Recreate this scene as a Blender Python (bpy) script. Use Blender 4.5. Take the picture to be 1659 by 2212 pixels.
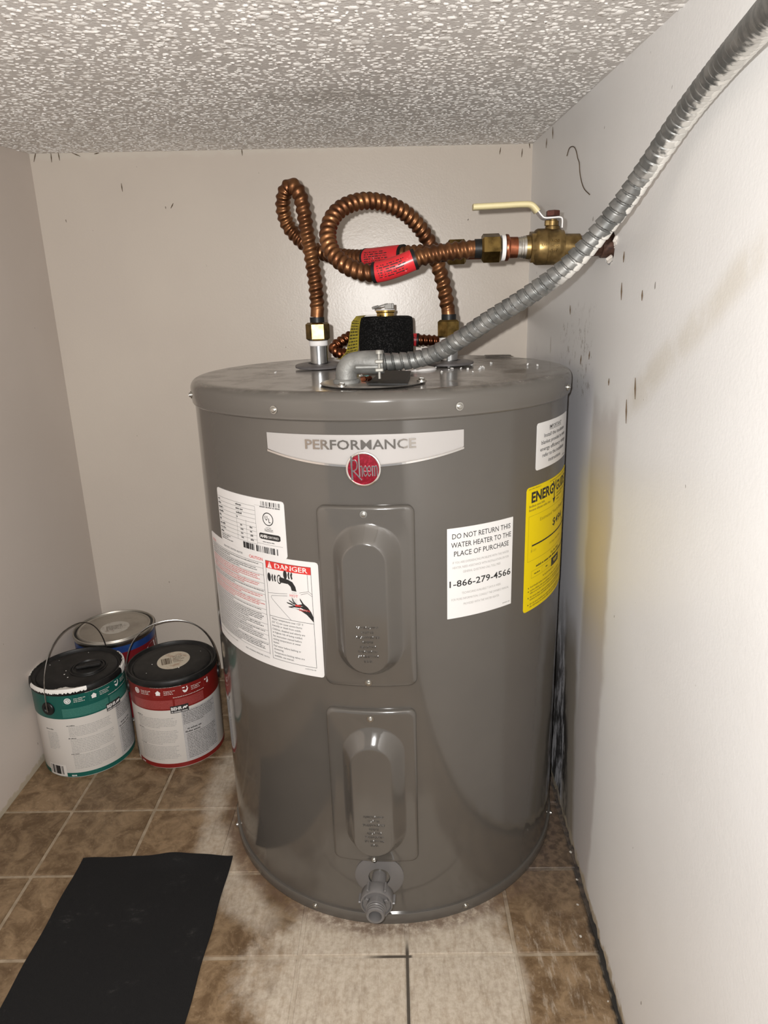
import bpy, math, random
import numpy as np
from mathutils import Vector, Matrix
from mathutils.geometry import tessellate_polygon

random.seed(7); rng = np.random.default_rng(7)
sc = bpy.context.scene
for o in list(bpy.data.objects): bpy.data.objects.remove(o)
C = sc.collection
PI = math.pi
R_ = math.radians

# ------------------------------------------------------------------ camera
F_PX, W_PX, H_PX = 1509.6, 1659, 2212
PITCH, YAW, ROLL = 0.2938, -0.0196, -0.0298
CAM = Vector((0.6104, -1.0652, 0.8828))
_r = Vector((math.cos(YAW), -math.sin(YAW), 0)); _h = Vector((math.sin(YAW), math.cos(YAW), 0)); _z = Vector((0, 0, 1))
_f = _h*math.cos(PITCH) - _z*math.sin(PITCH); _u = _h*math.sin(PITCH) + _z*math.cos(PITCH)
CR = _r*math.cos(ROLL) + _u*math.sin(ROLL); CU = _u*math.cos(ROLL) - _r*math.sin(ROLL)
cd = bpy.data.cameras.new('camera'); cam = bpy.data.objects.new('camera', cd); C.objects.link(cam)
cd.sensor_fit = 'HORIZONTAL'; cd.sensor_width = 36; cd.lens = F_PX/W_PX*36; cd.clip_start = .01
cam.matrix_world = Matrix(((CR.x, CU.x, -_f.x, CAM.x), (CR.y, CU.y, -_f.y, CAM.y), (CR.z, CU.z, -_f.z, CAM.z), (0, 0, 0, 1)))
sc.camera = cam

# ------------------------------------------------------------------ light
wd = bpy.data.worlds.new('world'); sc.world = wd; wd.use_nodes = True
bg = wd.node_tree.nodes['Background']; bg.inputs[0].default_value = (1.0, .975, .95, 1); bg.inputs[1].default_value = .42
ld = bpy.data.lights.new('phone_flash', 'POINT'); ld.energy = 34; ld.shadow_soft_size = .004; ld.color = (1, .978, .95)
ld.use_nodes = True
_n = ld.node_tree.nodes; _em = [x for x in _n if x.type == 'EMISSION'][0]
_fo = _n.new('ShaderNodeLightFalloff'); _fo.inputs['Strength'].default_value = 1.0
ld.node_tree.links.new(_fo.outputs['Linear'], _em.inputs['Strength'])
fl = bpy.data.objects.new('phone_flash', ld); C.objects.link(fl); fl.location = CAM - CR*.021 + CU*.012
sc.view_settings.view_transform = 'Standard'; sc.view_settings.look = 'None'; sc.view_settings.gamma = 1
sc.view_settings.use_curve_mapping = False; sc.view_settings.exposure = 0.0
sc.cycles.max_bounces = 8; sc.cycles.caustics_reflective = False; sc.cycles.sample_clamp_indirect = 3

# ------------------------------------------------------------------ node helpers
class NT:
    def __init__(s, name):
        s.m = bpy.data.materials.new(name); s.m.use_nodes = True
        s.t = s.m.node_tree; s.b = s.t.nodes['Principled BSDF']
        s.p = s.t.nodes.new('ShaderNodeNewGeometry').outputs['Position']
    def put(s, sock, v):
        if hasattr(v, 'is_output'): s.t.links.new(v, sock)
        elif isinstance(v, (tuple, list)) and len(v) == 3 and sock.type == 'RGBA': sock.default_value = (*v, 1)
        else: sock.default_value = v
    def math(s, op, a, b=0., clamp=False):
        n = s.t.nodes.new('ShaderNodeMath'); n.operation = op; n.use_clamp = clamp
        s.put(n.inputs[0], a); s.put(n.inputs[1], b); return n.outputs[0]
    def sep(s, v=None):
        n = s.t.nodes.new('ShaderNodeSeparateXYZ'); s.put(n.inputs[0], v or s.p); return n.outputs
    def scale(s, sx, sy, sz, off=(0, 0, 0), v=None):
        n = s.t.nodes.new('ShaderNodeMapping'); s.put(n.inputs[0], v or s.p)
        n.inputs['Scale'].default_value = (sx, sy, sz); n.inputs['Location'].default_value = off; return n.outputs[0]
    def noise(s, sc_=10., det=4., rough=.55, vec=None, dist=0.):
        n = s.t.nodes.new('ShaderNodeTexNoise'); s.put(n.inputs['Vector'], vec or s.p)
        n.inputs['Scale'].default_value = sc_; n.inputs['Detail'].default_value = det
        n.inputs['Roughness'].default_value = rough; n.inputs['Distortion'].default_value = dist; return n.outputs[0]
    def ss(s, v, a, b, lo=0., hi=1.):                       # smoothstep remap
        n = s.t.nodes.new('ShaderNodeMapRange'); n.interpolation_type = 'SMOOTHSTEP'
        s.put(n.inputs[0], v)
        for i, x in enumerate((a, b, lo, hi)): n.inputs[i+1].default_value = x
        return n.outputs[0]
    def mix(s, f, a, b):
        n = s.t.nodes.new('ShaderNodeMix'); n.data_type = 'RGBA'
        s.put(n.inputs[0], f); s.put(n.inputs[6], a); s.put(n.inputs[7], b); return n.outputs[2]
    def mul(s, *a):
        r = a[0]
        for x in a[1:]: r = s.math('MULTIPLY', r, x)
        return r
    def bump(s, h, strength=.3, dist=.002):
        n = s.t.nodes.new('ShaderNodeBump'); n.inputs['Strength'].default_value = strength
        n.inputs['Distance'].default_value = dist; s.put(n.inputs['Height'], h)
        s.t.links.new(n.outputs[0], s.b.inputs['Normal']); return s
    def set(s, color=None, rough=None, metal=None, coat=None, spec=None):
        for k, v in (('Base Color', color), ('Roughness', rough), ('Metallic', metal), ('Coat Weight', coat), ('Specular IOR Level', spec)):
            if v is not None: s.put(s.b.inputs[k], v)
        return s
    def range(s, sock, a, b):
        return s.mul(s.ss(sock, a[0], a[1]), s.ss(sock, b[0], b[1], 1, 0))

def mk(name, c, rough=.5, metal=0., c2=None, ns=60., amt=(.4, .7), bmp=0., bs=None, coat=0., spec=.5, bd=.001):
    n = NT(name); col = c
    if c2: col = n.mix(n.ss(n.noise(ns), *amt), c, c2)
    n.set(col, rough, metal, coat, spec)
    if bmp: n.bump(n.noise(bs or ns), bmp, bd)
    return n.m

M = {}
M['print'] = mk('black_print', (.018, .017, .017), .6)
M['grey_print'] = mk('grey_print', (.36, .345, .33), .6)
M['dark_grey_print'] = mk('dark_grey_print', (.05, .048, .046), .6)
M['red_print'] = mk('red_print', (.62, .035, .03), .55)
M['pale_red_print'] = mk('pale_red_print', (.52, .06, .05), .6)
M['white_print'] = mk('white_print', (.78, .76, .74), .5)
M['label'] = mk('label_paper', (.73, .715, .705), .42, spec=.3)
M['yellow'] = mk('yellow_label', (.76, .58, .004), .45, spec=.2)
M['olive_print'] = mk('olive_print', (.33, .25, .01), .6)
M['steel'] = mk('zinc_steel', (.62, .62, .61), .3, 1., (.4, .4, .39), 90)
M['galv'] = mk('galvanised_pipe', (.55, .56, .56), .22, 1., (.34, .35, .36), 40, (.35, .75))
M['dull_zinc'] = mk('dull_zinc_screw', (.34, .33, .30), .55, .5)
M['grey_lever'] = mk('grey_lever', (.20, .19, .175), .5, .4)
M['screw'] = mk('screw_zinc', (.50, .49, .46), .3, 1.)
M['lever_steel'] = mk('lever_zinc', (.66, .64, .63), .38, .6)
M['brass'] = mk('aged_brass', (.27, .185, .075), .36, .9, (.12, .078, .03), 70, (.35, .7))
M['brass_nut'] = mk('dark_brass_nut', (.27, .18, .06), .28, 1., (.09, .06, .02), 60, (.35, .7))
M['brass_new'] = mk('bright_brass', (.70, .48, .16), .25, 1.)
M['copper_fit'] = mk('copper_fitting', (.42, .15, .08), .3, 1., (.20, .06, .03), 80)
M['solder'] = mk('solder', (.72, .70, .66), .3, 1., (.45, .42, .38), 90)
M['tape'] = mk('white_thread_tape', (.80, .78, .77), .6)
M['blackp'] = mk('black_plastic', (.009, .009, .009), .42, spec=.3)
M['gasket'] = mk('grey_plastic', (.105, .098, .098), .38, 0, (.14, .13, .13), 90)
M['drain'] = mk('drain_plastic', (.135, .128, .125), .33)
M['redtag'] = mk('red_sleeve', (.60, .022, .03), .3, 0, (.70, .16, .17), 160, (.62, .75))
M['chrome'] = mk('chrome', (.80, .78, .76), .12, 1.)
M['darkchrome'] = mk('dark_chrome_letter', (.42, .385, .35), .16, 1.)
M['enamel'] = mk('red_enamel', (.22, .006, .016), .25, .4, (.34, .014, .035), 300)
M['plate'] = mk('silver_plate', (.42, .40, .388), .5, .1, spec=.3)
M['ivory'] = mk('ivory_vinyl', (.66, .58, .33), .4)
M['darkbrown'] = mk('rusty_nut', (.10, .032, .022), .5, .5, (.05, .02, .015), 200)
M['oldpipe'] = mk('dark_copper_stub', (.13, .07, .05), .5, .6, (.06, .035, .03), 120)
M['plaster'] = mk('plaster', (.72, .68, .63), .9, 0, (.5, .45, .4), 150, bmp=.6, bs=220)
M['dark'] = mk('void', (.01, .009, .008), .95)
M['dirt'] = mk('dirt_flecks', (.10, .065, .035), .9)
M['whitefleck'] = mk('white_flecks', (.75, .74, .72), .7)
M['green'] = mk('green_label', (.004, .085, .068), .35)
M['green2'] = mk('green_label_pale', (.025, .13, .105), .4, 0, (.05, .19, .155), 900)
M['red'] = mk('red_label', (.19, .012, .010), .35)
M['red2'] = mk('red_label_pale', (.25, .035, .032), .4, 0, (.33, .075, .068), 900)
M['canwhite'] = mk('can_label_white', (.62, .585, .545), .45)
M['cangrey'] = mk('can_label_grey', (.40, .385, .38), .45, 0, (.55, .53, .52), 700)
M['lid_black'] = mk('black_lid', (.007, .007, .007), .45, 0, (.016, .015, .0145), 50, bmp=.15, spec=.3)
M['spill'] = mk('dried_white_paint', (.78, .75, .71), .5, bmp=.3, bs=120)
M['wire'] = mk('bail_wire', (.42, .41, .39), .3, 1., (.25, .24, .23), 80)
M['tin'] = mk('tin_plate', (.52, .50, .46), .3, 1., (.36, .34, .31), 25)
M['tinlid'] = mk('tin_lid', (.44, .41, .36), .42, .8, (.34, .31, .27), 18)
M['blue'] = mk('blue_label', (.012, .035, .15), .35, 0, (.02, .07, .22), 30)
M['maroon'] = mk('maroon_label', (.15, .008, .012), .35)
M['sticker'] = mk('paper_sticker', (.56, .50, .40), .7, 0, (.42, .30, .22), 60, (.5, .7))
M['sticker2'] = mk('faded_paper_sticker', (.46, .43, .38), .7, 0, (.34, .29, .25), 70, (.5, .7))
M['barcode'] = mk('brown_barcode', (.10, .07, .045), .7)
M['tagprint'] = mk('tag_print', (.03, .028, .01), .6)
M['teal'] = mk('teal_wire_nut', (.12, .24, .22), .5)

n = NT('yellow_tag'); n.set(n.mix(n.ss(n.noise(60), .4, .7), (.42, .34, .025), (.30, .24, .02)), .5); M['tag'] = n.m

# copper: brown patina, brighter crests by noise
n = NT('copper_patina')
k = n.ss(n.noise(35, 5), .38, .68)
n.set(n.mix(k, (.135, .056, .026), (.27, .125, .054)), n.ss(n.noise(60), .3, .7, .30, .46), .9); M['copper'] = n.m
n = NT('copper_patina_old')
n.set(n.mix(n.ss(n.noise(45, 5), .4, .7), (.15, .05, .024), (.26, .10, .045)), .32, 1.); M['copper2'] = n.m
# black foam
n = NT('black_foam'); v = n.noise(430, 3, .75)
n.set(n.mix(n.ss(v, .50, .66), (.004, .004, .004), (.055, .053, .052)), .85, spec=.2); n.bump(v, 1., .006); M['foam'] = n.m
# grey heater enamel
n = NT('heater_enamel')
n.set(n.mix(n.ss(n.noise(9, 3), .3, .75), (.088, .079, .069), (.081, .073, .064)), n.ss(n.noise(14, 4), .35, .7, .09, .13), .0, spec=1.0)
n.bump(n.noise(7, 2), .06, .01); M['enamel_grey'] = n.m
# heater lid: same enamel, dusty and with wet-looking patches
n = NT('lid_enamel')
q = n.sep()
ring = n.math('SQRT', n.math('ADD', n.math('POWER', n.math('SUBTRACT', q[0], .70), 2.), n.math('POWER', n.math('SUBTRACT', q[1], .04), 2.)))
wet = n.mul(n.ss(n.math('ADD', ring, n.math('MULTIPLY', n.noise(18, 3), .06)), .145, .155), n.ss(n.math('ADD', ring, n.math('MULTIPLY', n.noise(18, 3), .06)), .185, .2, 1, 0), n.ss(q[0], .72, .78), n.ss(q[1], -.2, -.12))
gg = n.t.nodes.new('ShaderNodeNewGeometry'); up_ = n.ss(n.sep(gg.outputs['Normal'])[2], .6, .95)
dust = n.mul(n.ss(n.noise(26, 6, .65), .42, .7), up_)
col = n.mix(n.mul(dust, .6), (.118, .107, .095), (.25, .225, .20))
col = n.mix(n.mul(wet, .6), col, (.09, .08, .07))
n.set(col, n.math('ADD', n.math('MULTIPLY', dust, .14), n.math('SUBTRACT', .15, n.math('MULTIPLY', wet, .06))), spec=.6)
n.bump(n.noise(6, 2), .05, .01); M['lid'] = n.m

# conduit: galvanised with white paint daubs on the side towards the wall
n = NT('conduit_steel'); q = n.sep()
g = n.t.nodes.new('ShaderNodeNewGeometry'); nn = n.sep(g.outputs['Normal'])
side = n.math('ADD', n.math('MULTIPLY', nn[0], .8), n.math('MULTIPLY', nn[2], -.25))
msk = n.mul(n.ss(n.math('ADD', side, n.math('MULTIPLY', n.math('SUBTRACT', n.noise(55, 3), .5), 1.9)), .25, .38), n.ss(q[0], .772, .80))
hi = n.mul(n.ss(n.math('ADD', side, n.math('MULTIPLY', n.math('SUBTRACT', n.noise(140, 2), .5), 1.2)), -.30, .05), n.ss(q[2], .97, 1.0))
pm = n.math('MAXIMUM', msk, n.math('MULTIPLY', hi, .75))
c0 = n.mix(n.ss(n.noise(70, 5), .35, .7), (.135, .138, .134), (.255, .252, .24))
n.set(n.mix(pm, c0, (.66, .64, .60)), n.math('ADD', n.math('MULTIPLY', pm, .15), .44), n.math('SUBTRACT', .62, n.math('MULTIPLY', pm, .62)))
n.bump(n.noise(260, 3), .2, .0006); M['conduit'] = n.m
M['cast'] = mk('cast_zinc', (.30, .30, .285), .55, .45, (.20, .20, .19), 45, (.35, .7), .5, 260)
M['coverplate'] = mk('dusty_cover_plate', (.40, .375, .345), .35, .7, (.30, .28, .25), 45, (.4, .7))

# walls
def wallmat(name, base, base2, extra=None, rough=.42):
    n = NT(name); q = n.sep()
    col = n.mix(n.ss(n.noise(3.2, 3), .35, .7), base, base2)
    sp = n.ss(n.noise(95, 2, .5, n.scale(1, 1, .55)), .765, .79)
    col = n.mix(n.mul(sp, .75), col, (.13, .10, .075))
    if extra: col = extra(n, q, col)
    n.set(col, rough, spec=.45)
    n.bump(n.math('ADD', n.noise(240, 3), n.math('MULTIPLY', n.noise(22, 3), 1.5)), .12, .0015)
    return n.m
def ex_back(n, q, col):
    col = n.mix(n.mul(n.ss(n.math('ADD', q[2], n.math('MULTIPLY', n.noise(40), .02)), 1.185, 1.195), .35), col, (.60, .57, .50))
    return col
def ex_left(n, q, col):
    e = n.math('ADD', q[2], n.math('MULTIPLY', n.noise(60, 4), .03))
    col = n.mix(n.mul(n.ss(e, .028, .022), .8), col, (.42, .36, .26))
    return col
def ex_right(n, q, col):
    y, z = q[1], q[2]
    wob = n.math('MULTIPLY', n.math('SUBTRACT', n.noise(7, 4), .5), .16)
    yy = n.math('ADD', y, n.math('MULTIPLY', wob, .35)); zz = n.math('ADD', z, wob)
    # lavender tint on the wall behind the heater
    lav = n.mul(n.ss(yy, -.10, -.06), n.ss(zz, .86, .74, 1, 0))
    lav = n.mul(n.ss(yy, -.10, -.07), n.ss(zz, .70, .82, 1, 0))
    col = n.mix(n.mul(lav, .6), col, (.66, .65, .71))
    # bare strip with a yellowed centre
    st = n.mul(n.range(yy, (-.225, -.205), (-.10, -.08)), n.ss(zz, .70, .76, 1, 0))
    col = n.mix(n.mul(st, .7), col, (.50, .46, .445))
    ye = n.mul(n.range(n.math('ADD', yy, n.math('MULTIPLY', z, -.06)), (-.26, -.22), (-.13, -.10)), n.range(zz, (.36, .48), (.56, .72)))
    col = n.mix(n.mul(ye, .55), col, (.64, .545, .36))
    # brown and black mildew low down by the heater
    br = n.mul(n.range(n.math('ADD', yy, n.math('MULTIPLY', z, -.12)), (-.13, -.10), (-.04, -.015)), n.ss(zz, .30, .42, 1, 0))
    col = n.mix(n.mul(br, .75), col, (.24, .19, .115))
    mo = n.mul(n.ss(n.math('ADD', yy, n.math('MULTIPLY', z, -.22)), -.09, -.05), n.ss(zz, .20, .44, 1, 0), n.ss(n.noise(38, 6, .7, n.scale(1, 1, .4)), .40, .56))
    col = n.mix(n.mul(mo, .95), col, (.035, .033, .032))
    gr = n.mul(n.range(yy, (-.09, -.05), (.12, .2)), n.range(zz, (.70, .76), (.82, .88)), n.ss(n.noise(60, 6, .75, n.scale(1, 1, .8)), .55, .66))
    col = n.mix(n.mul(gr, .6), col, (.22, .18, .14))
    # rubbed diagonal scuff
    dg = n.math('ABSOLUTE', n.math('ADD', n.math('ADD', n.math('MULTIPLY', y, .53), z), n.math('ADD', -.628, n.math('MULTIPLY', wob, .15))))
    sc_ = n.mul(n.ss(dg, .030, .004), n.ss(n.noise(11, 5, .6), .35, .6), n.ss(y, -.75, -.55), n.ss(y, -.22, -.27))
    col = n.mix(n.mul(sc_, .42), col, (.60, .55, .44))
    # vertical dark drips
    dr = n.ss(n.noise(34, 2, .5, n.scale(1, 1, .12)), .755, .78)
    dr = n.mul(dr, n.ss(n.noise(14, 3), .5, .6), n.ss(y, -.5, -.3))
    col = n.mix(n.mul(dr, .55), col, (.25, .19, .13))
    # crumbly lower edge
    e = n.math('ADD', z, n.math('MULTIPLY', n.noise(55, 4), .045))
    col = n.mix(n.ss(e, .048, .036), col, (.50, .43, .32))
    e2 = n.math('ADD', z, n.math('MULTIPLY', n.noise(80, 4), .03))
    col = n.mix(n.mul(n.ss(e2, .026, .018), .8), col, (.07, .055, .04))
    return col
M['wall_back'] = wallmat('wall_paint_back', (.555, .495, .43), (.53, .47, .41), ex_back, .3)
M['wall_left'] = wallmat('wall_paint_left', (.57, .505, .455), (.545, .48, .43), ex_left, .45)
M['wall_right'] = wallmat('wall_paint_right', (.84, .845, .845), (.815, .815, .81), ex_right, .4)
n = NT('ceiling_paint')
q = n.sep(); dd_ = n.math('SQRT', n.math('ADD', n.math('POWER', n.math('DIVIDE', n.math('SUBTRACT', q[0], .53), 2.), 2.), n.math('POWER', n.math('SUBTRACT', q[1], .03), 2.)))
sm = n.math('MAXIMUM', n.mul(n.ss(n.noise(9, 4), .52, .8), .6), n.ss(n.math('ADD', dd_, n.math('MULTIPLY', n.math('SUBTRACT', n.noise(14, 4), .5), .08)), .075, .01))
n.set(n.mix(n.mul(sm, .45), (.68, .65, .62), (.42, .395, .37)), .9); n.bump(n.noise(320, 3), .5, .002); M['ceiling'] = n.m
n = NT('popcorn_flakes')
q = n.sep(); dd_ = n.math('SQRT', n.math('ADD', n.math('POWER', n.math('DIVIDE', n.math('SUBTRACT', q[0], .53), 2.), 2.), n.math('POWER', n.math('SUBTRACT', q[1], .03), 2.)))
sm = n.math('MAXIMUM', n.mul(n.ss(n.noise(8, 4), .5, .8), .6), n.mul(n.ss(n.math('ADD', dd_, n.math('MULTIPLY', n.math('SUBTRACT', n.noise(14, 4), .5), .08)), .075, .01), .9))
n.set(n.mix(sm, (.85, .825, .79), (.60, .57, .53)), .85); n.bump(n.noise(500, 2), .4, .0012); M['popcorn'] = n.m

# floor
TS = .1524
HX, HY, HR, HZ = .5902, .0322, .2861, .783
def floor_col(n, q, base):
    x, y = q[0], q[1]
    n1 = n.math('SUBTRACT', n.noise(6, 6, .7), .5); n2 = n.noise(46, 5, .75, n.scale(2.2, .5, 1))
    d = n.math('SQRT', n.math('ADD', n.math('POWER', n.math('SUBTRACT', x, HX), 2.), n.math('POWER', n.math('SUBTRACT', y, HY), 2.)))
    # whitish mineral film spread out in front of the heater
    ex = n.math('DIVIDE', n.math('SUBTRACT', x, .585), .20); ey = n.math('DIVIDE', n.math('SUBTRACT', y, -.36), .215)
    el = n.math('SQRT', n.math('ADD', n.math('POWER', ex, 2.), n.math('POWER', ey, 2.)))
    film = n.ss(n.math('ADD', el, n.math('MULTIPLY', n1, 1.5)), 1.15, .80)
    film = n.mul(film, n.ss(n.math('ADD', x, n.math('MULTIPLY', n1, .05)), .775, .755))
    f2 = n.mul(n.ss(n.math('ADD', n.math('ABSOLUTE', n.math('SUBTRACT', d, .33)), n.math('MULTIPLY', n1, .1)), .045, .01), n.ss(x, .45, .38), .75)
    f3 = n.mul(n.ss(x, .70, .78), n.ss(y, -.22, -.26), n.ss(n2, .5, .68), .5)
    film = n.math('MAXIMUM', film, n.math('MAXIMUM', f2, f3))
    film = n.mul(film, n.ss(n2, .25, .6, .5, .97))
    col = n.mix(film, base, n.mix(n.ss(n.noise(120, 4, .7), .35, .7), (.50, .435, .355), (.39, .33, .255)))
    # brown grime hugging the heater and black grime along the right wall
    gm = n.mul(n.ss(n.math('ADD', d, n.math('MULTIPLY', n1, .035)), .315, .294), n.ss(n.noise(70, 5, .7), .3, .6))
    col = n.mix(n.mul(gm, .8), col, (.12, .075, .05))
    w = n.math('SUBTRACT', n.math('ADD', .8906, n.math('MULTIPLY', y, .0302)), x)
    wg = n.ss(n.math('ADD', w, n.math('MULTIPLY', n.math('SUBTRACT', n.noise(40, 5), .5), .02)), .010, .003)
    col = n.mix(wg, col, (.022, .019, .016))
    wb = n.mul(n.ss(y, -.33, -.12), n.ss(w, .16, .05), .7)
    col = n.mix(wb, col, n.mix(n.ss(n.noise(90, 4), .4, .6), (.13, .095, .07), (.05, .04, .035)))
    return col, film
def tilemat():
    n = NT('stone_vinyl_tile'); q = n.sep()
    a = n.noise(26, 7, .72, None, .6); b = n.noise(140, 4, .7)
    base = n.mix(n.ss(a, .36, .66), (.105, .064, .032), (.235, .160, .092))
    base = n.mix(n.mul(n.ss(b, .55, .74), .45), base, (.36, .27, .175))
    oi = n.t.nodes.new('ShaderNodeObjectInfo'); rv = n.math('SUBTRACT', oi.outputs['Random'], .5)
    hs = n.t.nodes.new('ShaderNodeHueSaturation'); n.put(hs.inputs['Value'], n.math('ADD', 1., n.math('MULTIPLY', rv, .22))); n.put(hs.inputs['Color'], base)
    col, film = floor_col(n, q, hs.outputs[0])
    n.set(col, n.math('ADD', .42, n.math('MULTIPLY', film, .3)), spec=.4)
    n.bump(n.math('ADD', a, n.math('MULTIPLY', b, .4)), .25, .002); return n.m
M['tile'] = tilemat()
n = NT('grout'); q = n.sep()
gb = n.mix(n.ss(n.noise(60, 4), .35, .7), (.235, .18, .12), (.33, .262, .185))
col, film = floor_col(n, q, gb)
blk = n.math('MAXIMUM', n.mul(n.range(q[0], (.6068, .6080), (.6112, .6124)), n.ss(q[1], -.27, -.30)), n.mul(n.range(q[1], (-.3080, -.3068), (-.3035, -.3023)), n.range(q[0], (.54, .58), (.614, .619))))
n.set(n.mix(n.mul(blk, .92), col, (.03, .022, .014)), .8); M['grout'] = n.m
n = NT('black_felt'); v = n.noise(600, 3, .7)
sm = n.mul(n.ss(n.noise(11, 6, .7), .56, .74), n.ss(n.noise(70, 5, .75, n.scale(1, 2.4, 1)), .46, .68))
n.set(n.mix(n.mul(sm, .85), n.mix(v, (.0055, .0055, .006), (.0125, .012, .012)), (.09, .086, .082)), .85, spec=.2); n.bump(v, .5, .0012); M['felt'] = n.m

# ------------------------------------------------------------------ mesh helpers
class MB:
    def __init__(s): s.V = []; s.F = []
    def add(s, V, F):
        o = len(s.V); s.V += [tuple(map(float, v)) for v in V]; s.F += [tuple(i+o for i in f) for f in F]; return s
    def box(s, c, size, rot=None, ch=0.):
        hx, hy, hz = (x/2 for x in size)
        if ch: # chamfered box: 24 verts
            V = []; idx = {}
            for sx in (-1, 1):
                for sy in (-1, 1):
                    for sz in (-1, 1):
                        for ax in range(3):
                            p = [sx*(hx-ch), sy*(hy-ch), sz*(hz-ch)]; p[ax] = (sx*hx, sy*hy, sz*hz)[ax]
                            idx[(sx, sy, sz, ax)] = len(V); V.append(Vector(p))
            F = []
            for ax in range(3):
                b, c_ = (ax+1) % 3, (ax+2) % 3
                for sg in (-1, 1):
                    L = []
                    for (p, q_) in ((-1, -1), (1, -1), (1, 1), (-1, 1)):
                        t = [0, 0, 0]; t[ax] = sg; t[b] = p; t[c_] = q_; L.append(idx[(*t, ax)])
                    F.append(L if sg > 0 else L[::-1])
                for p in (-1, 1):
                    for q_ in (-1, 1):
                        t = [0, 0, 0]; t[b] = p; t[c_] = q_; lo = list(t); lo[ax] = -1; hi = list(t); hi[ax] = 1
                        F.append([idx[(*lo, b)], idx[(*hi, b)], idx[(*hi, c_)], idx[(*lo, c_)]])
            for sx in (-1, 1):
                for sy in (-1, 1):
                    for sz in (-1, 1): F.append([idx[(sx, sy, sz, k)] for k in range(3)])
        else:
            V = [Vector((x*hx, y*hy, z*hz)) for x in (-1, 1) for y in (-1, 1) for z in (-1, 1)]
            F = [(0, 1, 3, 2), (4, 6, 7, 5), (0, 4, 5, 1), (2, 3, 7, 6), (0, 2, 6, 4), (1, 5, 7, 3)]
        if rot is not None: V = [rot @ v for v in V]
        return s.add([v+Vector(c) for v in V], F)
    def lathe(s, prof, n=48, M4=None, a0=0., hexn=False):
        V = []; F = []
        m = len(prof)
        for i in range(n):
            a = a0+2*PI*i/n
            for r, z in prof: V.append(Vector((r*math.cos(a), r*math.sin(a), z)))
        for i in range(n):
            j = (i+1) % n
            for k in range(m-1):
                if prof[k][0] < 1e-7 and prof[k+1][0] < 1e-7: continue
                F.append((i*m+k, j*m+k, j*m+k+1, i*m+k+1))
        if M4 is not None: V = [M4 @ v for v in V]
        return s.add(V, F)
    def tube(s, path, rad, seg=14, cap=True):
        """path: list of points; rad: number or f(arc, angle)"""
        P = [Vector(p) for p in path]; n = len(P); arc = [0.]
        for i in range(1, n): arc.append(arc[-1]+(P[i]-P[i-1]).length)
        T = [((P[min(i+1, n-1)]-P[max(i-1, 0)])).normalized() for i in range(n)]
        up = Vector((0, 0, 1)) if abs(T[0].z) < .9 else Vector((0, 1, 0))
        N = (up-T[0]*up.dot(T[0])).normalized(); V = []
        for i in range(n):
            N = (N-T[i]*N.dot(T[i])).normalized(); B = T[i].cross(N)
            for k in range(seg):
                a = 2*PI*k/seg; r = rad(arc[i], a) if callable(rad) else rad
                V.append(P[i]+N*(r*math.cos(a))+B*(r*math.sin(a)))
        F = [(i*seg+k, i*seg+(k+1) % seg, (i+1)*seg+(k+1) % seg, (i+1)*seg+k) for i in range(n-1) for k in range(seg)]
        if cap: F += [tuple(range(seg))[::-1], tuple((n-1)*seg+k for k in range(seg))]
        return s.add(V, F)
    def grid(s, f, nu, nv):
        V = [f(i/nu, j/nv) for i in range(nu+1) for j in range(nv+1)]
        return s.add(V, [(i*(nv+1)+j, (i+1)*(nv+1)+j, (i+1)*(nv+1)+j+1, i*(nv+1)+j+1) for i in range(nu) for j in range(nv)])
    def loops(s, L, close_last=True, close_first=False):
        n = len(L[0]); V = [p for l in L for p in l]
        F = [(i*n+k, i*n+(k+1) % n, (i+1)*n+(k+1) % n, (i+1)*n+k) for i in range(len(L)-1) for k in range(n)]
        if close_last: F.append(tuple((len(L)-1)*n+k for k in range(n)))
        if close_first: F.append(tuple(range(n))[::-1])
        return s.add(V, F)

def wloc(o):
    v = Vector((0, 0, 0))
    while o is not None: v += o.location; o = o.parent
    return v
def obj(name, mb, mat, parent=None, loc=None, smooth=35, label=None, kind=None):
    base = Vector(loc) if loc is not None else (wloc(parent) if parent else Vector((0, 0, 0)))
    me = bpy.data.meshes.new(name)
    me.from_pydata([tuple(Vector(v)-base) for v in mb.V], [], mb.F); me.update()
    if smooth:
        me.shade_smooth(); me.set_sharp_from_angle(angle=R_(smooth))
    me.materials.append(M[mat] if isinstance(mat, str) else mat)
    o = bpy.data.objects.new(name, me); C.objects.link(o)
    o.location = base-(wloc(parent) if parent else Vector((0, 0, 0)))
    if parent: o.parent = parent
    if label: o['label'] = label
    if kind: o['kind'] = kind
    return o
def thing(name, loc, label, cat, group=None):
    o = bpy.data.objects.new(name, None); C.objects.link(o); o.location = loc; o.empty_display_size = .05
    o['label'] = label; o['category'] = cat
    if group: o['group'] = group
    return o
def spline(pts, step=.003):
    P = [Vector(p) for p in pts]; P = [P[0]*2-P[1]]+P+[P[-1]*2-P[-2]]; out = []
    for i in range(1, len(P)-2):
        a, b, c, d = P[i-1:i+3]; m = max(2, int((c-b).length/step))
        for k in range(m):
            t = k/m
            out.append(.5*((2*b)+(c-a)*t+(2*a-5*b+4*c-d)*t*t+(3*b-a-3*c+d)*t**3))
    out.append(P[-2]); return resample(out, step)
def resample(pts, step):
    out = [pts[0]]; acc = 0.
    L = [0.]
    for i in range(1, len(pts)): L.append(L[-1]+(pts[i]-pts[i-1]).length)
    n = max(2, int(L[-1]/step)); j = 0; out = []
    for k in range(n+1):
        t = L[-1]*k/n
        while j < len(L)-2 and L[j+1] < t: j += 1
        f = (t-L[j])/max(1e-9, L[j+1]-L[j]); out.append(pts[j].lerp(pts[j+1], min(1, max(0, f))))
    return out
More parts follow.
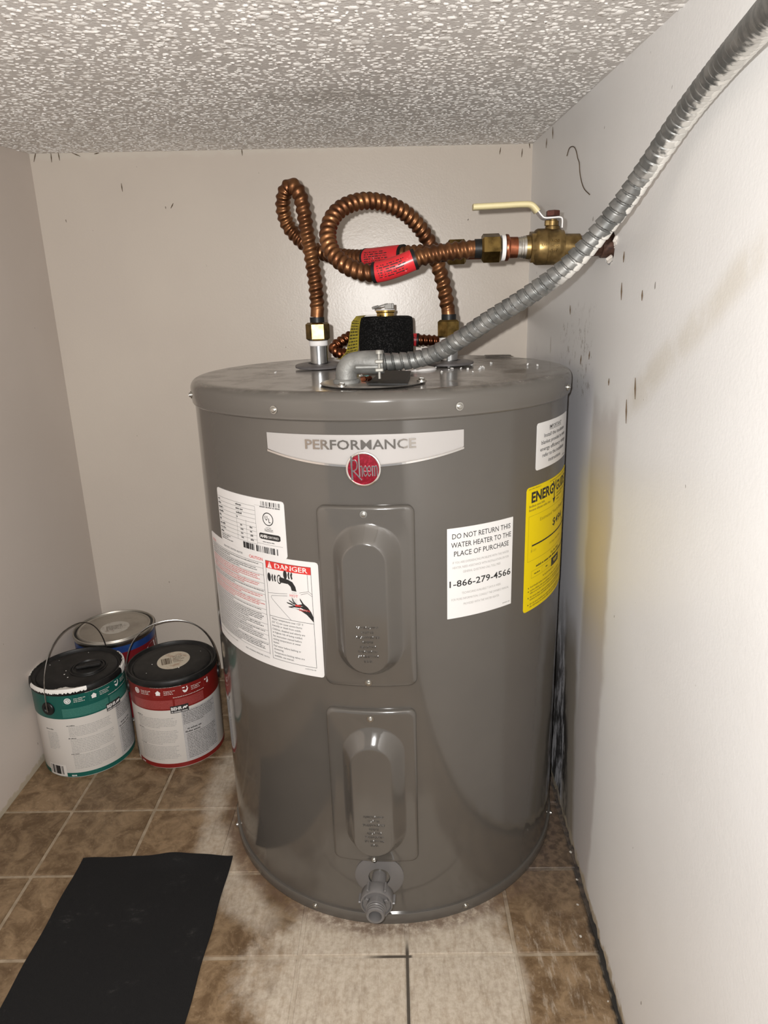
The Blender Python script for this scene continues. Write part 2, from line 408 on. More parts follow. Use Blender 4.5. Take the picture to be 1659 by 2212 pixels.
def axis_m(origin, d, up=(0, 0, 1)):
    z = Vector(d).normalized(); u = Vector(up)
    if abs(z.dot(u)) > .95: u = Vector((0, 1, 0))
    x = u.cross(z).normalized(); y = z.cross(x)
    m = Matrix((x, y, z)).transposed().to_4x4(); m.translation = Vector(origin); return m
def wrapper(cx, cy, R):
    def f(u, v, h=0.):
        a = u/R; return Vector((cx+(R+h)*math.sin(a), cy-(R+h)*math.cos(a), v))
    return f
_tc = {}
def text_mesh(s, bold=0., ext=0.):
    k = (s, bold, ext)
    if k not in _tc:
        cu = bpy.data.curves.new('t', 'FONT'); cu.body = s; cu.size = 1.; cu.resolution_u = 2; cu.offset = bold; cu.extrude = ext
        o = bpy.data.objects.new('t', cu); me = bpy.data.meshes.new_from_object(o)
        V = [tuple(v.co) for v in me.vertices]; F = [tuple(p.vertices) for p in me.polygons]
        bpy.data.objects.remove(o); bpy.data.curves.remove(cu); bpy.data.meshes.remove(me)
        xs = [v[0] for v in V] or [0, 1]
        _tc[k] = (V, F, min(xs), max(xs))
    return _tc[k]
class Ink:
    """flat print laid on a surface f(u,v,h)"""
    def __init__(s, f, h=.0005): s.f = f; s.h = h; s.mb = {}
    def m(s, c): return s.mb.setdefault(c, MB())
    def text(s, t, u, v, size, c='print', w=None, al='l', bold=0., sx=1., ext=0., shear=0., mirror=False):
        V, F, a, b = text_mesh(t, bold, ext/size if ext else 0.)
        k = (w/(b-a)) if w else size*sx; W = k*(b-a)
        u0 = u-{'l': 0, 'c': W/2, 'r': W}[al]
        s.m(c).add([s.f(u0+(p[0]-a)*k+p[1]*size*shear, v+p[1]*size, s.h+(p[2]*size+ext if ext else 0)) for p in V], F)
    def rect(s, u0, v0, u1, v1, c='print', dh=0.):
        m = max(1, int(abs(u1-u0)/.006)); s.m(c).grid(lambda i, j: s.f(u0+(u1-u0)*i, v0+(v1-v0)*j, s.h+dh), m, 1)
    def frame(s, u0, v0, u1, v1, t=.0004, c='print'):
        s.rect(u0, v0, u1, v0+t, c); s.rect(u0, v1-t, u1, v1, c); s.rect(u0, v0, u0+t, v1, c); s.rect(u1-t, v0, u1, v1, c)
    def poly(s, pts, c='print', dh=0.):
        F = tessellate_polygon([[Vector((p[0], p[1], 0)) for p in pts]])
        s.m(c).add([s.f(p[0], p[1], s.h+dh) for p in pts], [tuple(t) for t in F])
    def line(s, pts, t=.0004, c='print', dh=0.):
        dense = []
        for (a, b), (d, e) in zip(pts, pts[1:]):
            m = max(1, int(abs(d-a)/.005)); dense += [(a+(d-a)*i/m, b+(e-b)*i/m) for i in range(m)]
        dense.append(pts[-1])
        for (a, b), (d, e) in zip(dense, dense[1:]):
            L = math.hypot(d-a, e-b) or 1; nx, ny = -(e-b)/L*t/2, (d-a)/L*t/2
            s.m(c).add([s.f(a+nx, b+ny, s.h+dh), s.f(a-nx, b-ny, s.h+dh), s.f(d-nx, e-ny, s.h+dh), s.f(d+nx, e+ny, s.h+dh)], [(0, 1, 2, 3)])
    def disc(s, u, v, ru, rv=None, c='print', r0=0., n=28, dh=0.):
        rv = rv or ru
        P = [(math.cos(2*PI*i/n), math.sin(2*PI*i/n)) for i in range(n)]
        if not r0: s.poly([(u+ru*x, v+rv*y) for x, y in P], c, dh)
        else:
            V = [s.f(u+ru*x*k, v+rv*y*k, s.h+dh) for k in (1, r0) for x, y in P]
            s.m(c).add(V, [(i, (i+1) % n, n+(i+1) % n, n+i) for i in range(n)])
    def small(s, u0, u1, v, size, c='print', fill=1., rs=None):
        """a line too small to read: word and letter strokes only"""
        rr = rs or random; u = u0; end = u0+(u1-u0)*fill
        while u < end:
            for _ in range(rr.choice((2, 3, 4, 5, 6, 7, 8))):
                if u > end: break
                h = size*rr.choice((.52, .52, .52, .74)); w = size*rr.choice((.22, .36, .40, .42))
                s.m(c).add([s.f(u, v, s.h), s.f(u+w, v, s.h), s.f(u+w, v+h, s.h), s.f(u, v+h, s.h)], [(0, 1, 2, 3)])
                u += w+size*.13
            u += size*.34
    def block(s, u0, u1, v0, v1, lines, size, c='print', last=.6):
        for i in range(lines):
            v = v1-(v1-v0)*(i+.5)/lines; s.small(u0, u1, v, size, c, (random.uniform(.9, 1) if i < lines-1 else last))
    def bars(s, u0, u1, v0, v1, c='print', n=30, dens=.5):
        w = (u1-u0)/n
        for i in range(n):
            if random.random() < dens or i in (0, n-1): s.rect(u0+i*w, v0, u0+i*w+w*random.choice((.6, 1., 1.)), v1, c)
    def build(s, parent, names=None):
        out = []
        for c, mb in s.mb.items(): out.append(obj('print', mb, c, parent, smooth=0, kind='stuff'))
        return out
def label_patch(f, u0, v0, u1, v1, r=.004, h=.00025, t=.0002, nu=24):
    """thin sheet with rounded corners wrapped on a surface"""
    mb = MB(); cols = sorted(set([u0, u0+r*.3, u0+r, u1-r, u1-r*.3, u1]+[u0+(u1-u0)*i/nu for i in range(1, nu)]))
    def edge(u):
        d = min(u-u0, u1-u)
        return 0 if d >= r else r-math.sqrt(max(0, r*r-(r-d)**2))
    rows = []
    for u in cols:
        e = edge(u); rows.append([f(u, v0+e, 0.), f(u, v0+e, h+t), f(u, v1-e, h+t), f(u, v1-e, 0.)])
    V = [p for r_ in rows for p in r_]
    F = [(i*4+k, (i+1)*4+k, (i+1)*4+k+1, i*4+k+1) for i in range(len(rows)-1) for k in range(3)]
    F += [(0, 1, 2, 3), tuple((len(rows)-1)*4+k for k in (3, 2, 1, 0))]
    return mb.add(V, F)
def rrect(hw, hh, r, cu, cv, n=10):
    r = min(r, hw, hh); P = []
    for qx, qy, a0 in ((1, 1, 0), (-1, 1, 90), (-1, -1, 180), (1, -1, 270)):
        for i in range(n+1):
            a = R_(a0+90*i/n); P.append((cu+qx*(hw-r)+r*math.cos(a), cv+qy*(hh-r)+r*math.sin(a)))
    # points along the straight runs keep the wrap round
    out = []
    for a, b in zip(P, P[1:]+P[:1]):
        out.append(a); d = math.hypot(b[0]-a[0], b[1]-a[1])
        for k in range(1, 6): out.append((a[0]+(b[0]-a[0])*k/6, a[1]+(b[1]-a[1])*k/6)) if False else None
    return out

# ------------------------------------------------------------------ the closet
XL, XR0, XRK = -.1267, .8906, .0302
YB0, YBK = .5141, .0164
def xr(y): return XR0+XRK*y
def yb(x): return YB0+YBK*x
def zc(x, y): return 1.1595-.0104*x+.06*y
YF = -1.30
def slab(name, mat, inner, off, label):
    """inner: polygon of points on the room side; off: outward thickness vector"""
    mb = MB(); n_ = len(inner); V = [Vector(p) for p in inner]; o = Vector(off)
    mb.add(V+[v+o for v in V], [tuple(range(n_)), tuple(range(2*n_-1, n_-1, -1))]+[(i, n_+i, n_+(i+1) % n_, (i+1) % n_) for i in range(n_)])
    ob = obj(name, mb, mat, smooth=0, kind='structure'); ob['label'] = label; return ob
xrb = xr(YB0)+.0
T_ = .05
ybl, ybr = yb(XL), yb(xr(.529))
wl = slab('wall_left', 'wall_left', [(XL, YF, -.02), (XL, ybl, -.02), (XL, ybl, zc(XL, ybl)), (XL, YF, zc(XL, YF))], (-T_, 0, 0), 'left closet wall in matt taupe paint behind the paint cans')
wb = slab('wall_back', 'wall_back', [(XL-T_, yb(XL-T_), -.02), (xr(.53)+T_, ybr, -.02), (xr(.53)+T_, ybr, 1.26), (XL-T_, yb(XL-T_), 1.26)], (0, T_, 0), 'back closet wall in semi-gloss taupe paint behind the water heater')
# right wall: slab with a broken lower edge and a rough hole for the water pipe
PH = Vector((xr(-.121), -.121, .941))
ys = np.linspace(ybr, YF, 260); mb = MB(); V = []; F = []
jag = [max(.0015, .006+.005*math.sin(i*.9)+random.uniform(-.005, .006)) for i in range(len(ys))]
N_ = len(ys)
for i, y in enumerate(ys):
    zt = zc(xr(y), y); x = xr(y)
    V += [Vector((x, y, jag[i])), Vector((x, y, zt)), Vector((x+.03, y, zt)), Vector((x+.03, y, -.02)), Vector((x+.012, y, jag[i]))]
for i in range(N_-1):
    for k in range(5): F.append((i*5+k, i*5+(k+1) % 5, (i+1)*5+(k+1) % 5, (i+1)*5+k))
F += [(0, 4, 3, 2, 1), tuple((N_-1)*5+k for k in range(5))]
mb.add(V, F); wr = obj('wall_right', mb, 'wall_right', smooth=0, kind='structure'); wr['label'] = 'right closet wall with stains, mildew and a rough pipe hole'
cut = MB(); L0 = []; L1 = []
for i in range(22):
    a = 2*PI*i/22; r = random.uniform(.019, .0265)
    L0.append(Vector((PH.x-.02, PH.y+r*math.cos(a), PH.z+r*math.sin(a)))); L1.append(Vector((PH.x+.06, PH.y+r*1.02*math.cos(a), PH.z+r*1.02*math.sin(a))))
cut.loops([L0, L1], True, True); co = obj('cutter', cut, 'plaster', smooth=0)
md = wr.modifiers.new('b', 'BOOLEAN'); md.object = co; md.operation = 'DIFFERENCE'; md.solver = 'EXACT'
bpy.context.view_layer.update()
me2 = bpy.data.meshes.new_from_object(wr.evaluated_get(bpy.context.evaluated_depsgraph_get()))
wr.modifiers.clear(); wr.data = me2; wr.data.materials.clear(); wr.data.materials.append(M['wall_right']); bpy.data.objects.remove(co)
wall_dark = obj('wall_cavity', MB().box((PH.x+.055, PH.y, PH.z), (.004, .09, .09)), 'dark', wr, smooth=0)
mb = MB()
for i in range(16):
    a = random.uniform(0, 2*PI); r = random.uniform(.018, .030)
    mb.box((PH.x-random.uniform(-.002, .003), PH.y+r*math.cos(a), PH.z+r*math.sin(a)), [random.uniform(.003, .009) for _ in range(3)], Matrix.Rotation(random.uniform(0, 3), 3, Vector((random.random(), random.random(), random.random()))), .001)
obj('plaster_crumbs', mb, 'plaster', wr, smooth=0, kind='stuff')
ce = slab('ceiling', 'ceiling', [(XL-T_, YF, zc(XL-T_, YF)), (XL-T_, ybl+T_, zc(XL-T_, ybl+T_)), (xr(.53)+T_, ybr+T_, zc(xr(.53)+T_, ybr+T_)), (xr(YF)+T_, YF, zc(xr(YF)+T_, YF))], (0, 0, .06), 'sloping popcorn-textured closet ceiling, smudged grey')
# popcorn texture: thousands of small flattened blobs of real relief
g = .0074
gx = np.arange(XL, .93, g); gy = np.arange(-1.02, .52, g)
X, Y = np.meshgrid(gx, gy); X = X.ravel(); Y = Y.ravel()
X = X+rng.uniform(-.45, .45, X.size)*g; Y = Y+rng.uniform(-.45, .45, Y.size)*g
keep = (rng.random(X.size) < .80) & (X > XL+.002) & (X < XR0+XRK*Y-.002) & (Y < YB0+YBK*X-.003); X = X[keep]; Y = Y[keep]; n_ = X.size
K = 6; ang = np.linspace(0, 2*PI, K, endpoint=False)
r0 = rng.gamma(5, .00066, n_)+.0012; el = rng.uniform(.6, 1.1, n_); th = rng.uniform(0, PI, n_); hh = rng.uniform(.0006, .0019, n_)
V = np.zeros((n_, 2*K, 3))
for L, (k, dz) in enumerate(((1., 0.), (.62, 1.))):
    for j in range(K):
        rr = r0*k*rng.uniform(.72, 1.25, n_); a = ang[j]
        px = rr*math.cos(a); py = rr*math.sin(a)*el
        x = X+px*np.cos(th)-py*np.sin(th); y = Y+px*np.sin(th)+py*np.cos(th)
        V[:, L*K+j, 0] = x; V[:, L*K+j, 1] = y
        V[:, L*K+j, 2] = 1.1595-.0104*x+.06*y+.0006-dz*hh*rng.uniform(.7, 1.2, n_)-.0*x
faces = np.array([[j, (j+1) % K, K+(j+1) % K, K+j] for j in range(K)])
me = bpy.data.meshes.new('popcorn_texture')
nf = K+1; lt = np.tile(np.array([4]*K+[K]), n_)
li = np.concatenate([np.concatenate([faces.ravel(), np.arange(K, 2*K)])+i*2*K for i in range(1)]) if False else None
base_loop = np.concatenate([faces[:, ::-1].ravel(), np.arange(2*K-1, K-1, -1)])
li = (base_loop[None, :]+np.arange(n_)[:, None]*2*K).ravel()
me.vertices.add(n_*2*K); me.vertices.foreach_set('co', V.ravel().astype(np.float32))
me.loops.add(li.size); me.loops.foreach_set('vertex_index', li.astype(np.int32))
me.polygons.add(n_*nf); me.polygons.foreach_set('loop_start', np.concatenate([[0], np.cumsum(lt)[:-1]]).astype(np.int32)); me.polygons.foreach_set('loop_total', lt.astype(np.int32))
me.update(calc_edges=True); me.validate(); me.materials.append(M['popcorn']); me.shade_smooth()
po = bpy.data.objects.new('popcorn_texture', me); C.objects.link(po); po.parent = ce; po['kind'] = 'stuff'
# floor: grout bed with each vinyl tile a piece of its own
fo = obj('floor', MB().box(((XL+.9)/2, (YF+.55)/2, -.0216), (1.15, 1.95, .04)), 'grout', smooth=0, kind='structure'); fo['label'] = 'closet floor of small brown stone-look tiles with whitish mineral film'
G_ = .0030
for i in range(-1, 6):
    for j in range(-3, 9):
        x0 = max(i*TS+G_, XL+.001); x1 = min((i+1)*TS-G_, .888)
        y1 = min(-(j-1)*TS-G_+0, .512); y0 = max(-j*TS+G_, YF)
        if y1 <= y0+.004 or x1 <= x0+.004: continue
        if i == 5: x1 = min(x1, xr(y0)-.002)
        dz = random.uniform(-.0004, .0003)
        t = obj('tile', MB().box(((x0+x1)/2, (y0+y1)/2, -.0012+dz), (x1-x0, y1-y0, .0024), None, .0007), 'tile', fo, loc=((x0+x1)/2, (y0+y1)/2, 0), smooth=0)
mb = MB()
for i in range(14):
    y = random.uniform(-.62, -.08); w_ = abs(random.gauss(0, .010))+.003
    mb.box((xr(y)-w_, y, .0022), [random.uniform(.0015, .0045) for _ in range(2)]+[.002], Matrix.Rotation(random.uniform(0, 3), 3, Vector((.2, .3, 1))), .0006)
obj('fallen_crumbs', mb, 'sticker2', wr, smooth=0, kind='stuff')
# splinters and lint caught along the ceiling line
mb = MB()
def fleck(p, L, a, th=.0011, pl='xz'):
    d = Vector((math.cos(a), 0, math.sin(a))) if pl == 'xz' else Vector((0, math.cos(a), math.sin(a)))
    mb.tube([Vector(p)-d*L/2, Vector(p), Vector(p)+d*L/2], lambda s, t: th*(.35+.65*math.sin(PI*min(1, max(0, s/L)))), 5)
for x, z, L, a in ((-.115, 1.186, .022, 1.2), (-.082, 1.183, .018, 1.5), (-.066, 1.185, .016, 1.6), (-.03, 1.187, .017, -.4), (.012, 1.188, .01, .2), (.31, 1.183, .014, 1.6), (.055, 1.123, .016, 1.6), (.155, 1.085, .012, 1.), (.84, 1.17, .013, 1.4), (.885, 1.165, .016, 1.5), (.9, 1.18, .014, 1.7), (.40, 1.190, .012, .6), (.55, 1.19, .012, .3)):
    fleck((x, yb(x)-.0012, z), L, a)
obj('wood_splinters', mb, 'dirt', wb, smooth=0, kind='stuff')
mb = MB()
for y, z, L in ((-.19, .9236, .012), (-.19, .885, .02), (-.16, .775, .009), (-.27, .88, .011), (-.27, .78, .024), (.09, .86, .014), (.30, 1.155, .02), (.36, 1.15, .016), (.05, 1.172, .022), (-.243, .75, .028), (-.05, .80, .012), (.0, .79, .014)):
    fleck((xr(y)-.0012, y, z), L, random.uniform(1.3, 1.8), .0009, 'yz')
scr = [(.17, 1.095), (.155, 1.103), (.135, 1.102), (.115, 1.097), (.10, 1.088), (.09, 1.078), (.078, 1.07), (.07, 1.055), (.055, 1.04), (.035, 1.028), (.0, 1.016)]
mb.tube(spline([(xr(y)-.0008, y, z) for y, z in scr], .004), .0007, 5)
obj('lint_and_splinters', mb, 'dirt', wr, smooth=0, kind='stuff')

# ------------------------------------------------------------------ water heater
WH = thing('water_heater', (HX, HY, 0), 'squat grey electric water heater tank covered in labels, standing in the closet', 'water heater')
BR = .2817
fb = wrapper(HX, HY, BR)
TM = Matrix.Translation((HX, HY, 0))
bd = obj('body', MB().lathe([(.2700, .004), (BR, .006)]+[(BR, .02+.73*i/12) for i in range(13)]+[(BR, .7528), (.27, .7528)], 160, TM), 'enamel_grey', WH)
lp = [(0., .7835), (.12, .7833), (.2, .7828), (.262, .7818), (.270, .7822)]
for i in range(9):
    a = R_(90-90*i/8); lp.append((HR-.0135+.0135*math.cos(a), .7695+.0125*math.sin(a)))
lp += [(HR, .762), (HR-.0004, .7535), (HR-.0012, .7515), (HR-.001, .7498), (HR-.0022, .748), (BR+.0004, .7472), (BR-.004, .7472)]
obj('lid', MB().lathe(lp, 160, TM), 'lid', WH)
obj('base_ring', MB().lathe([(.26, .0), (HR-.0015, .0), (HR-.001, .002), (HR-.001, .0165), (HR-.0018, .0178), (BR-.002, .0178)], 160, TM), 'enamel_grey', WH, label='base pan ring under the tank body')
def screw(p, d, parent, r=.0042, mat='screw'):
    m = axis_m(p, d); mb = MB()
    mb.lathe([(0, .0034), (r*.35, .0034), (r*.62, .0031), (r*.72, .0026), (r*.72, .0012), (r*1.1, .0011), (r*1.15, .0005), (r*1.15, -.001)], 6 if False else 14, m)
    mb.box(m @ Vector((0, 0, .0036)), (r*1.0, r*.22, .0006), m.to_3x3())
    return obj('screw', mb, mat, parent)
for a in (-72.5, -26, 19.8, 66, 112, 158, 205, 248): 
    a = R_(a); d = Vector((math.sin(a), -math.cos(a), 0)); screw(Vector((HX, HY, .7605))+d*(HR-.0002), d, WH, .0046)
for a in (-72.5, -24.3, 22.4, 76): 
    a = R_(a); d = Vector((math.sin(a), -math.cos(a), 0)); screw(Vector((HX, HY, .011))+d*(HR-.001), d, WH, .0040)

def access_panel(u0, u1, v0, v1, pl, pil, inn, s1, s2, txt_v, ts):
    """pl: panel corner radius; pil / inn: (u0,u1,v0,v1) of the embossed pill at its foot and its top"""
    cu, cv, hw, hh = (u0+u1)/2, (v0+v1)/2, (u1-u0)/2, (v1-v0)/2
    L = []
    def ring(hw_, hh_, r, cu_, cv_, h): L.append([fb(a, b, h) for a, b in rr(hw_, hh_, r, cu_, cv_)])
    def rr(hw_, hh_, r, cu_, cv_):
        r = min(r, hw_-1e-5, hh_-1e-5); out = []
        for qx, qy, a0 in ((1, 1, 0), (-1, 1, 90), (-1, -1, 180), (1, -1, 270)):
            arc = []
            for i in range(9):
                a = R_(a0+90*i/8); arc.append((cu_+qx*(hw_-r)+r*math.cos(a), cv_+qy*(hh_-r)+r*math.sin(a)))
            if out:
                p, q_ = out[-1], arc[0]
                for k in range(1, 8): out.append((p[0]+(q_[0]-p[0])*k/8, p[1]+(q_[1]-p[1])*k/8))
            out += arc
        p, q_ = out[-1], out[0]
        for k in range(1, 8): out.append((p[0]+(q_[0]-p[0])*k/8, p[1]+(q_[1]-p[1])*k/8))
        return out
    ring(hw, hh, pl, cu, cv, 0.); ring(hw, hh, pl, cu, cv, .0035)
    ring(hw-.0008, hh-.0008, pl, cu, cv, .0055); ring(hw-.0025, hh-.0025, pl, cu, cv, .0068); ring(hw-.005, hh-.005, pl*.9, cu, cv, .0072)
    pc, pv, pw, ph = (pil[0]+pil[1])/2, (pil[2]+pil[3])/2, (pil[1]-pil[0])/2, (pil[3]-pil[2])/2
    ic, iv, iw, ih = (inn[0]+inn[1])/2, (inn[2]+inn[3])/2, (inn[1]-inn[0])/2, (inn[3]-inn[2])/2
    ring((hw+pw)/2, (hh+ph)/2, .03, (cu+pc)/2, (cv+pv)/2, .0073)
    H = .0150
    for t, k in ((-.06, .0), (.02, .012), (.10, .06), (.25, .2), (.5, .47), (.75, .76), (.90, .93), (.97, .985), (1.04, 1.0), (1.12, 1.0)):
        ring(pw+(iw-pw)*t, ph+(ih-ph)*t, 1, pc+(ic-pc)*t, pv+(iv-pv)*t, .0073+H*k)
    ring(iw*.4, ih*.8, 1, ic, iv, .0073+H); ring(iw*.1, ih*.6, 1, ic, iv, .0073+H)
    ap = obj('access_panel', MB().loops(L), 'enamel_grey', WH, smooth=50)
    for (u, v) in (s1, s2):
        a = u/BR; screw(fb(u, v, .0070), (math.sin(a), -math.cos(a), 0), ap, .0042)
    ink = Ink(fb, .0073+H-.0002)
    for i, t in enumerate(('POWER SUPPLY', 'MUST BE', 'DISCONNECTED', 'BEFORE', 'ADJUSTING', 'THERMOSTAT', 'OR RESETTING', 'E.C.O.')):
        ink.text(t, ic+.001, txt_v-i*ts, ts*.52, 'enamel_grey', al='c', ext=.0008, sx=1.08)
    obj('raised_lettering', ink.mb['enamel_grey'], 'enamel_grey', ap, smooth=0)
    return ap
d2u = lambda a: R_(a)*BR
access_panel(d2u(-16.2), d2u(8.35), .398, .645, .010, (d2u(-12.3), d2u(4.9), .417, .625), (d2u(-9.2), d2u(.9), .428, .601), (d2u(-4.1), .6357), (d2u(-4.5), .4053), .4905, .0067)
access_panel(d2u(-16.7), d2u(7.9), .115, .362, .010, (d2u(-12.5), d2u(4.6), .131, .338), (d2u(-9.4), d2u(.6), .140, .3135), (d2u(-4.4), .3509), (d2u(-4.9), .1203), .205, .0067)

# name plate
UC = -.0195; HWU = .1243
def bot(u): return .6925+.0156*((u-UC)/HWU)**2
npm = MB(); rows = []
for i in range(49):
    u = UC-HWU+2*HWU*i/48; b = bot(u)
    rows.append([fb(u, b, 0), fb(u, b, .0012), fb(u, .7318, .0012), fb(u, .7318, 0)])
V = [p for r in rows for p in r]
npm.add(V, [(i*4+k, (i+1)*4+k, (i+1)*4+k+1, i*4+k+1) for i in range(48) for k in range(3)]+[(0, 1, 2, 3), (195, 194, 193, 192)])
NP = obj('name_plate', npm, 'plate', WH, label='curved silver name plate with chrome letters')
tr = MB(); rows = []
for i in range(49):
    u = UC-HWU+2*HWU*i/48; b = bot(u)
    rows.append([fb(u, b-.0004, .0010), fb(u, b+.0002, .0022), fb(u, b+.0026, .0022), fb(u, b+.0034, .0010)])
tr.add([p for r in rows for p in r], [(i*4+k, (i+1)*4+k, (i+1)*4+k+1, i*4+k+1) for i in range(48) for k in range(3)])
obj('trim_strip', tr, 'chrome', NP, smooth=0, label='chrome strip along the lower edge')
ink = Ink(fb, .0012); ink.text('PERFORMANCE', -.0893, .7146, .0163, 'chrome', w=.1338, bold=.012, ext=.0008)
obj('chrome_lettering', ink.mb['chrome'], 'darkchrome', NP, smooth=0)
EU, EV, ER = -.0187, .6905, .0215
a = EU/BR; em = axis_m(fb(EU, EV, 0), (math.sin(a), -math.cos(a), 0))
eb = obj('emblem', MB().lathe([(0, .0032), (.012, .0031), (.0190, .0026), (.0195, .001)], 48, em), 'enamel', WH, label='round red enamel emblem with chrome script')
obj('rim', MB().lathe([(.0187, .0022), (.0188, .0034), (.0197, .0040), (.0208, .0036), (.0215, .0022), (.0215, 0)], 48, em), 'chrome', eb)
ink = Ink(lambda u, v, h=0: em @ Vector((u, v, h)), .0033)
def er(x, y): return ((x-830)/645*.0207, (705-y)/620*.0207)   # emblem artwork, in fractions of its own disc
def strk(pts, w):
    P = [Vector((*er(*p), 0)) for p in pts]
    P = [Vector((q.x, q.y, 0)) for q in spline(P, .0006)] if len(P) > 2 else P
    for p, q in zip(P, P[1:]):
        d = (q-p); L = d.length or 1; d /= L; nn_ = Vector((-d.y, d.x, 0))*w/2; p = p-d*w*.15; q = q+d*w*.15
        z0, z1 = .0026, .0040
        Vv = [em @ Vector((c.x, c.y, z)) for c in (p+nn_, p-nn_, q-nn_, q+nn_) for z in (z0, z1)]
        ink.m('chrome').add(Vv, [(1, 3, 5, 7), (0, 1, 7, 6), (2, 4, 5, 3), (0, 2, 3, 1), (4, 6, 7, 5)])
strk([(395, 215), (380, 420), (400, 800), (390, 1080)], .0016); strk([(425, 260), (410, 600), (430, 1080)], .0009)
strk([(395, 400), (500, 360), (590, 440), (600, 580), (560, 700), (440, 760)], .0013)
strk([(450, 760), (560, 870), (760, 1090)], .0014)
strk([(675, 130), (690, 960)], .0016)
strk([(700, 620), (760, 580), (785, 660), (785, 960)], .0012)
for ex_ in (900, 1045):
    strk([(ex_-45, 770), (ex_+55, 770), (ex_+50, 650), (ex_, 585), (ex_-55, 680), (ex_-55, 830), (ex_, 950), (ex_+55, 880)], .0011)
strk([(1165, 580), (1175, 945)], .0012); strk([(1170, 640), (1215, 585), (1250, 650), (1255, 945)], .0012); strk([(1250, 640), (1300, 575), (1340, 640), (1350, 945)], .0012)
obj('chrome_script', ink.mb['chrome'], 'chrome', eb, smooth=0)

# --- rating label
def put_label(name, u0, v0, u1, v1, mat='label', r=.004, h=.0003, lab=None):
    o = obj(name, label_patch(fb, u0, v0, u1, v1, r, h), mat, WH, smooth=60, label=lab); return o, Ink(fb, h+.00035)
lo, k = put_label('warning_label', -.3145, .4030, -.0828, .5672, h=.0002, lab='large white warning label with red and black print and a scald picture')
# danger panel
k.rect(-.1636, .5493, -.0936, .5600, 'red_print')
k.poly([(-.1608, .5503), (-.1532, .5503), (-.1570, .5592)], 'white_print', .0001); k.rect(-.15725, .5525, -.1567, .5570, 'red_print', .0002); k.disc(-.1570, .5515, .0005, c='red_print', dh=.0002)
k.text('DANGER', -.1487, .5513, .0096, 'white_print', w=.0505, bold=.012)
k.h += .0001
k.frame(-.1640, .4160, -.0932, .5600, .0005)
k.line([(-.164, .4806), (-.0935, .4806)], .0005)
k.line([(-.099, .5493), (-.0985, .5260), (-.0935, .5225)], .0004); k.line([(-.164, .5135), (-.131, .5180)], .0004); k.line([(-.112, .5222), (-.0985, .5260)], .0004)
k.line([(-.131, .5150), (-.157, .5110), (-.1585, .5085), (-.157, .506), (-.1275, .4808)], .0004); k.line([(-.110, .520), (-.1, .5235), (-.0935, .5195)], .0004)
# knobs, spout, hand
for du, dv in ((-.1605, .5370), (-.1335, .5445)):
    k.disc(du+.0012, dv, .0029, .0062)
    for q_, (w_, h_) in enumerate(((.0018, .0058), (.0020, .0054))):
        uu = du+.0062+q_*.0042
        k.poly([(uu-w_*.6, dv+.0008), (uu+.0006, dv+h_), (uu+w_*1.1, dv+h_*.6), (uu+w_*.7, dv-.0006), (uu+w_*1.1, dv-h_*.7), (uu+.0004, dv-h_), (uu-w_*.3, dv-h_*.5)])
k.disc(-.1423, .5365, .0036, .0066, r0=.72); k.disc(-.1402, .5362, .0022, .0040)
k.poly([(-.1402, .5402), (-.128, .5384), (-.1215, .5360), (-.1175, .5300), (-.1162, .5235), (-.1235, .5238), (-.1248, .5290), (-.1285, .5322), (-.1402, .5325)])
for q_ in range(5): k.line([(-.1228+q_*.0014, .5225), (-.1226+q_*.0014, .5195)], .0003, 'grey_print'); k.line([(-.1236+q_*.0016, .5130), (-.1236+q_*.0018, .5055)], .0003, 'grey_print')
k.text('HOT', -.1270, .5150, .0052, 'red_print', w=.0125)
k.poly([(-.0935, .4905), (-.0965, .4975), (-.1010, .5035), (-.1065, .5075), (-.1100, .5125), (-.1120, .5150), (-.1118, .5118), (-.1090, .5068), (-.1160, .5048), (-.1205, .5085), (-.1228, .5128), (-.1242, .5150), (-.1238, .5115), (-.1222, .5070), (-.1295, .5105), (-.1285, .5085), (-.1225, .5048), (-.1330, .5062), (-.1320, .5046), (-.1222, .5022), (-.1310, .4998), (-.1290, .4990), (-.1200, .4990), (-.1120, .4972), (-.1030, .4925), (-.0935, .4830)])
k.poly([(-.1190, .5050), (-.1100, .5045), (-.1078, .5068), (-.1115, .5030), (-.1195, .5022)], 'red_print', .0002)
k.text('BURN', -.1140, .4968, .0046, 'red_print', w=.0155); 
for i, t in enumerate(('Water temperature over 125\u00b0 F', '(52\u00b0 C) can cause severe burns', 'instantly or death from scalds.', 'Children, disabled and elderly are', 'at highest risk of being scalded.', 'See instruction manual before', 'setting temperature at water', 'heater.', 'Feel water before bathing or', 'showering.', 'Temperature limiting valves are', 'available, see manual.')):
    v = .4755-.0049*i-(.0004*(i > 2))-(.0004*(i > 4))-(.0004*(i > 7))-(.0004*(i > 9)); k.text(t, -.1608, v, .0040, 'print', sx=.98)
k.text('A10739 Rev 00', -.0945, .4115, .0026, 'print', al='r')
